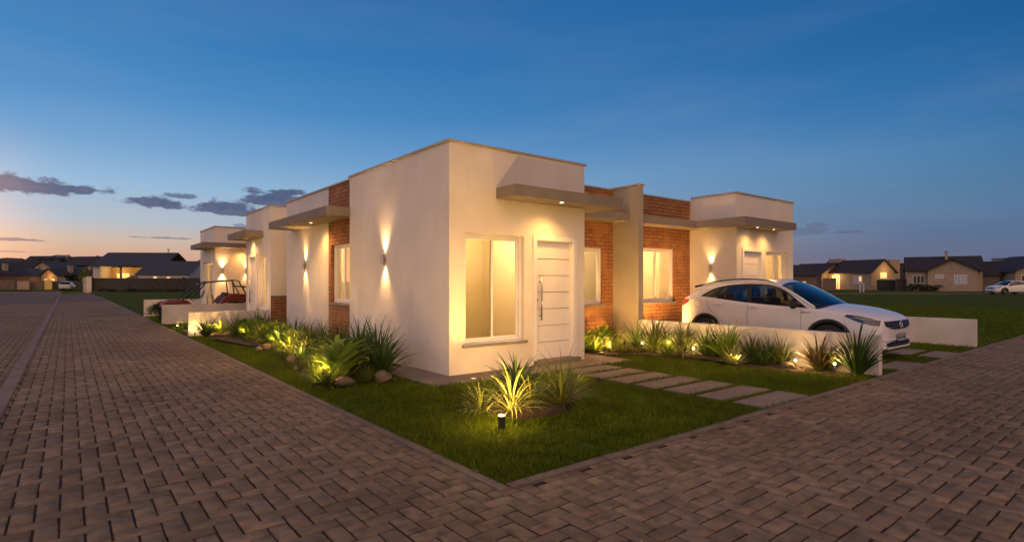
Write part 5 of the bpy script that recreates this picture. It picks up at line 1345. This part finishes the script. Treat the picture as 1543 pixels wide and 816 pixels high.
# --- right: house with the long roof and lit gable
d = 98; p = at(1313, d); rz = CAMRZ+R(-68)
HR = empty('house', p, rz, 'far house with lit doorway and warm lit gable, beyond the field on the right', 'house')
m1 = gable(HR, -10.5, 0, 0, 6.2, 3.2, 5.35, 'x', far_wall, roof_d, .4)
gable(HR, -15.5, -8.2, -2.0, 4.6, 3.0, 4.9, 'x', far_brown, roof_d, .4)
chim(m1, -10.4,-8.0,2.6,4.2,4.2,5.7)
fwin(HR,-3.3,-1.6,0,1.1,2.5,curtain); fwin(HR,-2.3,-1.7,-.03,1.15,2.45,litwin,bars=0)
fwin(HR,-7.6,-5.9,0,.0,2.7,litwin,bars=2,name='lit_entrance',fm=far_warm)
fwin(HR,-12.9,-11.9,-2.0,1.2,2.3,litwin2,bars=1)
fwin(HR,2.2,4.0,0,2.0,3.1,litwin,'x',2)
lamp('porch_light','POINT',(-6.8,-1.0,2.5),22,(1,.55,.16),HR,rad=.1)
lamp('gable_light','POINT',(1.6,3.2,3.3),16,(1,.55,.16),HR,rad=.1)
# --- right: brown house facing us
d = 88; p = at(1367, d); HB = empty('house', p, CAMRZ+R(-34), 'far unlit beige house with dark gabled roof and three white windows, beyond the field', 'house')
HB.scale = (.74, 1, 1)
r1 = gable(HB, 0, 12.4, .0, 8.5, 3.25, 5.35, 'x', far_wall, roof_d, .45)
r2 = gable(HB, 3.5, 11.5, -.9, 4, 3.15, 4.75, 'y', far_wall, roof_d, .45)
chim(r1, 6.7,7.15,3.2,3.7,4.9,6.15)
gable(HB, 11.6, 15.2, .6, 7, 2.5, 4.2, 'x', far_brown, roof_d, .35)
fwin(HB,1.0,2.95,0,1.15,2.45,darkpane,bars=2); fwin(HB,4.7,6.1,-.9,1.95,2.5,curtain,bars=1); fwin(HB,7.8,9.85,-.9,1.1,2.45,curtain,bars=3)
# --- partly hidden house behind the white volume and house at the frame edge
p = at(1196, 96); HC = empty('house', p, CAMRZ+R(12), 'dark roofed far house just right of the white neighbour house, lit low windows', 'house')
gable(HC, -1, 4.6, 0, 6, 2.7, 4.3, 'x', far_brown, roof_d, .4); fwin(HC,.6,1.3,0,1.0,1.5,litwin,bars=0); fwin(HC,1.7,2.4,0,1.0,1.5,litwin,bars=0)
p = at(1530, 80); HD = empty('house', p, CAMRZ+R(-10), 'far house cut by the right edge of the frame with dark window', 'house')
gable(HD, 0, 9, 0, 8, 3.0, 5.2, 'y', far_wall, roof_d, .5); fwin(HD,.7,2.2,0,1.2,2.4,darkpane)
p = at(1478, 112); HE = empty('house', p, CAMRZ, 'distant house with orange floodlit gable wall behind the beige house', 'house')
gable(HE, -3, 4.5, 2, 9, 3.4, 5.7, 'x', far_brown, roof_d, .4); gable(HE, 4.2, 7.6, 0, 6, 3.6, 5.6, 'y', far_warm, roof_d, .4)
lamp('wall_flood','POINT',(5.9,-2.0,3.2),55,(1,.5,.10),HE,rad=.1)
p = at(1352, 120); HF = empty('house', p, CAMRZ, 'distant flat-topped block between the two big far houses', 'house')
m = MB(); m.box(-1.5,.6,0,2,-.4,6.2); m.build('tower', far_wall, HF); m = MB(); m.box(.7,4.2,1,5,-.4,5.3); m.build('wall', far_dark, HF); m = MB(); m.box(.5,4.4,.8,5.2,5.302,5.45); m.build('roof', roof_b, HF)
p = at(1532, 118); HG = empty('house', p, CAMRZ, 'distant flat parapet block above the right edge house', 'house')
m = MB(); m.box(-1,6,0,5,-.4,6.4); m.build('wall', far_wall, HG); m = MB(); m.box(-1.1,6.1,-.1,5.1,6.402,6.55); m.build('roof', far_brown, HG)
# fences and small things in front of them
def fence(px0, px1, d, h, mat, label, t_=.15):
    a, c = at(px0, d), at(px1, d); L = (c-a).length; b = MB(); b.box(0,L,0,t_,-.4,h)
    k = 0
    while k <= L-.3: b.box(k,k+.28,-.04,t_+.04,-.4,h+.08) if L > 3 and (k == 0 or k+3 > L) else None; k += 1.5
    o = b.build('boundary_wall', mat, loc=a); o.rotation_euler = (0,0,CAMRZ); return tag(o, label, 'boundary wall')
fence(1350,1366,92,1.9,far_brown,'brown boundary wall between the two big far houses')
fence(1322,1349,93,1.75,far_dark,'dark gate wall in front of the lit gable of the far house')
fence(1241,1260,92,2.0,far_brown,'brown boundary wall left of the lit far doorway')
fence(1480,1500,92,1.9,far_brown,'brown boundary wall right of the beige far house')
fence(1477,1484,91,1.7,far_dark,'dark gate beside the beige far house')
for i, px in enumerate((1296,1301)):
    b = MB(); b.tube([(0,0,-.2),(0,0,1.15+.2*(i == 0))], .11, 8); b.box(-.14,.14,-.14,.14,1.15+.2*(i == 0),1.3+.2*(i == 0)); o = b.build('marker_post', far_white, loc=at(px,76))
    tag(o, ['taller of the two white posts standing in the far field','shorter of the two white posts standing in the far field'][i], 'post', 'white posts in the field')
# far road across the field
a = at(1180, 66); b = MB(); b.box(-4,75,-2.2,2.2,-.1,.055); o = b.build('far_road', farpave_m, loc=a); o.rotation_euler = (0,0,CAMRZ); tag(o, kind='structure')
silver = paint('silver_paint', (.42,.42,.43))
c2 = car('parked_car', at(1492,62,.06)+Vector((FX,FY,0))*0, CAMRZ+R(-90), 'white car parked on the far road at the right edge, nose left', white_paint, False)
c3 = car('parked_car', at(106,96,-.06), R(180)+math.atan2(FY-0, FX-0)-R(90)+R(28), 'silver hatchback seen from behind at the end of the street', silver, False)
# --- left: charcoal wall with lit end pillars, houses behind it
o = fence(137,305,81,1.95,far_dark,'long charcoal boundary wall across the left background')
for i, (px, h_) in enumerate(((134,2.1),(129,2.0))):
    b = MB(); b.box(-.3,.3,-.3,.3,-.3,h_); b.box(-.36,.36,-.36,.36,h_,h_+.08); o = b.build('gate_pillar', far_white, loc=at(px,80-4*0+i*3)); tag(o, ['pale gate pillar at the left end of the charcoal wall','pale gate pillar behind the first one beside the silver car'][i], 'gate pillar', 'pale gate pillars')
lamp('gate_light','POINT',at(126,77,1.6),14,(1,.5,.15),rad=.1).parent = None
d = 96; p = at(140, d); u = d/837.6
HL = empty('house', p, CAMRZ+R(4), 'big slate-roofed house behind the charcoal wall with wide lit veranda', 'house')
m = MB(); m.prism([(0,0,-.4),(0,9,-.4),(0,9,4.2),(0,4.2,6.3),(0,0,4.2)], (1.0,0,0)); m.build('end_wall', far_white, HL)
m = MB(); m.box(1.0,12,3.2,8.8,-.4,4.0); m.build('wall', far_warm, HL)
r_ = MB(); r_.prism([(-.1,-.5,4.05),(-.1,4.2,6.5),(-.1,9.4,4.0),(-.1,9.4,4.2),(-.1,4.2,6.7),(-.1,-.5,4.25)], (12.2,0,0)); ro = r_.build('roof', roof_b, HL); b = MB(); b.tube([(10.3,4.2,6.5),(10.3,4.2,7.2)], .06, 8); b.box(10.1,10.5,4.1,4.3,7.2,7.3); b.build('vent_pipe', dark, ro)
m = MB(); m.box(1.002,1.25,-.1,.2,-.4,4.0); m.build('post', far_white, HL); m = MB(); m.box(4.5,4.7,-.1,.2,-.4,4.0); m.build('post', dark, HL)
fwin(HL,2.0,4.2,3.2,.3,2.9,litwin,bars=2); fwin(HL,5.2,7.4,3.2,1.2,2.9,litwin,bars=2)
m = MB(); m.prism([(4.8,-1.2,-.4),(10.6,-1.2,-.4),(10.6,-1.2,3.6),(4.8,-1.2,1.6)], (0,.3,0)); m.build('side_gable', far_brown, HL)
lamp('veranda_light','POINT',(3.0,1.6,3.3),20,(1,.55,.15),HL,rad=.1); lamp('veranda_light','POINT',(7.0,2.2,3.4),10,(1,.55,.15),HL,rad=.1)
p = at(208, 92); HM = empty('house', p, CAMRZ, 'low blue-grey roofed house behind the charcoal wall with small lit windows', 'house')
gable(HM, 0, 8.3, 0, 7, 2.75, 4.85, 'x', far_white, roof_b, .35)
fwin(HM,2.5,3.2,0,1.75,2.35,litwin2,bars=0); fwin(HM,4.7,5.4,0,1.75,2.3,litwin,bars=0); fwin(HM,7.2,7.9,0,1.7,2.3,darkpane,bars=0)
p = at(284, 98); HN = empty('house', p, CAMRZ+R(30), 'steep gabled house with glowing roof edge at the right end of the charcoal wall', 'house')
gable(HN, -1, 4.5, 0, 7, 2.6, 5.3, 'y', far_wall, roof_b, .4); lamp('eave_light','POINT',(1.5,-1.4,3.9),9,(1,.5,.12),HN,rad=.1)
# --- suburb at the street's end: houses stepping away
sub = [(-30,118,8,3.0,4.6,'brown'),(4,122,8,2.8,4.4,'wall'),(18,150,11,4.4,6.8,'wall'),(34,128,7,2.7,4.2,'brown'),(47,160,10,5.2,7.6,'white'),(64,140,9,4.0,6.4,'wall'),(74,124,6,2.9,4.3,'warm'),(92,150,8,3.0,5.2,'wall'),(100,185,10,6.4,8.6,'dark'),(112,145,6,3.2,4.7,'brown'),(122,170,10,6.6,9.2,'dark'),(8,190,12,6.4,9.0,'brown'),(80,205,12,8.2,10.6,'wall'),(-12,170,12,6.4,8.6,'white'),(52,215,10,8.8,11.4,'dark'),(130,210,9,7.8,10.6,'wall')]
wm_ = {'brown':far_brown,'wall':far_wall,'white':far_white,'warm':far_warm,'dark':far_dark}
SL = ['at the far left edge of the picture','low and nearest the left edge of the street end','with a tall wall behind the low leftmost one','brown and low, beside the pale boundary wall','pale walled, standing higher in the suburb','grey, above the yellow gate','ochre porch house by the yellow gate','low grey house behind the silver car','charcoal block behind the silver car','small brown house right of the silver car','dark tall house beside the big slate-roofed house','brown house on the skyline at the far left','highest grey roof on the skyline','pale house on the skyline cut by the left edge','dark highest roof of the suburb skyline','grey skyline house touching the slate-roofed house']
for i, (px, dd, wd, ze, zr, k) in enumerate(sub):
    rr = random.Random(i*7+1); p = at(px, dd); e = empty('house', p, CAMRZ+R(rr.uniform(-25,25)), 'distant suburb house '+SL[i], 'house', 'houses in the far suburb')
    ro = gable(e, -wd/2, wd/2, 0, 7, ze, zr, 'x' if rr.random() < .65 else 'y', wm_[k], roof_b if i % 2 else roof_d, .4)
    if i % 3 == 0: chim(ro, wd*.2, wd*.2+.7, 3, 3.8, ze+.4, zr+.7)
    fwin(e, -wd*.3, -wd*.3+1.2, 0, ze-1.9, ze-.8, litwin if i in (3,6,7,10) else (litwin2 if i in (0,4) else darkpane), bars=1)
    fwin(e, wd*.15, wd*.15+1.3, 0, ze-1.9, ze-.8, litwin if i in (1,6,9) else curtain, bars=1)
    if i in (1,3,6,9): lamp('porch_light','POINT',(wd*.1,-1.2,ze-.6),12,(1,.5,.12),e,rad=.1)
fence(-60,22,104,1.7,far_brown,'brown boundary wall at the left edge of the street end'); fence(26,44,102,1.55,far_wall,'pale boundary wall left of the yellow gate'); fence(45,66,103,1.6,far_brown,'brown boundary wall touching the yellow gate'); fence(79,127,104,1.5,far_dark,'dark boundary wall behind the silver car')
o = fence(67,78,101,1.75,noisy('yellow_gate', (.62,.45,.10), (.55,.40,.10), 3, .7),'yellow gate lit at the end of the street')
lamp('gate_flood','POINT',at(72,97,2.6),16,(1,.6,.15),rad=.1)
b = MB(); b.box(-60,12,-5,5,-.1,.02); o = b.build('verge', turf, loc=at(60,98)); o.rotation_euler = (0,0,CAMRZ); tag(o, kind='structure')
# trees
def tree(px, d, h, rx, rh, label, cat='tree', n=900, mat=leaf_tree, ls=.35, z=-.2):
    e = empty('tree', at(px, d, z), rnd.uniform(0,6), label, cat, 'trees in the background'); b = MB()
    b.tube([(0,0,0),(.06,0,h*.3),(0,.08,h*.62)], [.16*h/5,.12*h/5,.05*h/5], 8)
    for k in range(6):
        a = k*1.05+rnd.random(); b.tube([(0,0,h*(.34+.05*k)),(math.cos(a)*rx*.35,math.sin(a)*rx*.35,h*(.5+.05*k)),(math.cos(a)*rx*.8,math.sin(a)*rx*.8,h*(.56+.05*k))], [.06*h/5,.04*h/5,.015*h/5], 5)
    b.build('trunk', noisy('bark', (.06,.042,.03), (.04,.03,.02), 12, .9) if 'bark' not in MATS else MATS['bark'], e)
    c = MB(); cl = [(rnd.uniform(-.62,.62)*rx, rnd.uniform(-.62,.62)*rx, h-rh+rnd.uniform(-.55,.5)*rh, rnd.uniform(.28,.55)) for _ in range(11)]
    for i in range(n):
        x, y, z_, s_ = rnd.choice(cl); v = Vector((rnd.gauss(0,1), rnd.gauss(0,1), rnd.gauss(0,.8))).normalized()*rnd.uniform(.5,1.08)
        q = Vector((x+v.x*rx*s_, y+v.y*rx*s_, z_+v.z*rh*s_)); a = Vector((rnd.gauss(0,1),rnd.gauss(0,1),rnd.gauss(0,1))).normalized()*ls*rnd.uniform(.5,1); b2 = a.cross(Vector((rnd.gauss(0,1),rnd.gauss(0,1),rnd.gauss(0,1)))).normalized()*ls*rnd.uniform(.3,.6)
        c.add([q-a,q+b2,q+a,q-b2], [(0,1,2,3)], a=rnd.random())
    c.build('crown', mat, e); return e
tree(118,112,3.6,2.2,1.7,'round dark tree lit yellow from the right beside the gate pillars',n=1200)
tree(128,92,4.3,.9,1.6,'small street-lit tree in front of the pale gate pillars',n=500,mat=leaf_olive,ls=.22); lamp('street_glow','POINT',at(131,88,2.4),14,(1,.55,.12),rad=.1)
tree(82,190,10.6,5.2,2.6,'broad flat-topped tree on the suburb skyline',n=1400,ls=.6)
tree(17,200,9.8,3.2,2.0,'narrow tree on the skyline at the far left',n=800,ls=.55); tree(28,205,9.4,1.8,1.8,'smallest tree on the skyline at the far left',n=500,ls=.5)
tree(50,205,10.2,4.8,2.2,'wide low tree on the skyline in the middle of the suburb',n=1200,ls=.6); tree(26,135,4.8,3.0,2.0,'dark tree between the leftmost suburb houses',n=900,ls=.4)
tree(103,160,7.2,4.2,2.8,'dense dark tree behind the silver car',n=1200,ls=.5); tree(138,200,9.6,3.6,2.2,'tree on the skyline beside the big slate-roofed house',n=900,ls=.55)
tree(1390,85.5,1.5,2.4,.7,'low dark hedge-like shrub under the left window of the beige far house','shrub',900,ls=.22)
for i, px in enumerate((153,165,198,214,232,255,268)):
    e = tree(px,79.5,.75,1.0+.3*(i % 3),.40,['first','second','third','fourth','fifth','sixth','last'][i]+' low shrub from the left along the foot of the charcoal wall','shrub',260,ls=.16)
    e['group'] = 'shrubs along the charcoal wall'; e.name = 'shrub'
# hills on the left horizon, distance haze mixed into their blue-grey colour
b = MB(); pts = []; n = 60
for i in range(n+1):
    px = -500+i*15; f = i/n; hgt = 146+10*math.sin(i*.5)+8*math.sin(i*1.3+1)
    hgt *= max(0, min(1, (230-px)/120)) if px > 110 else 1
    a_, c_ = at(px, 3000, -5), at(px, 4200, -5); m_ = at(px, 3300, hgt); pts += [a_, m_, c_]
b.add(pts, [f for i in range(n) for f in ((i*3, (i+1)*3, (i+1)*3+1, i*3+1), (i*3+1, (i+1)*3+1, (i+1)*3+2, i*3+2))])
tag(b.build('hills', noisy('hill_haze', (.13,.15,.20), (.11,.13,.175), .002, .95, coords='World'), smooth=True), kind='structure')
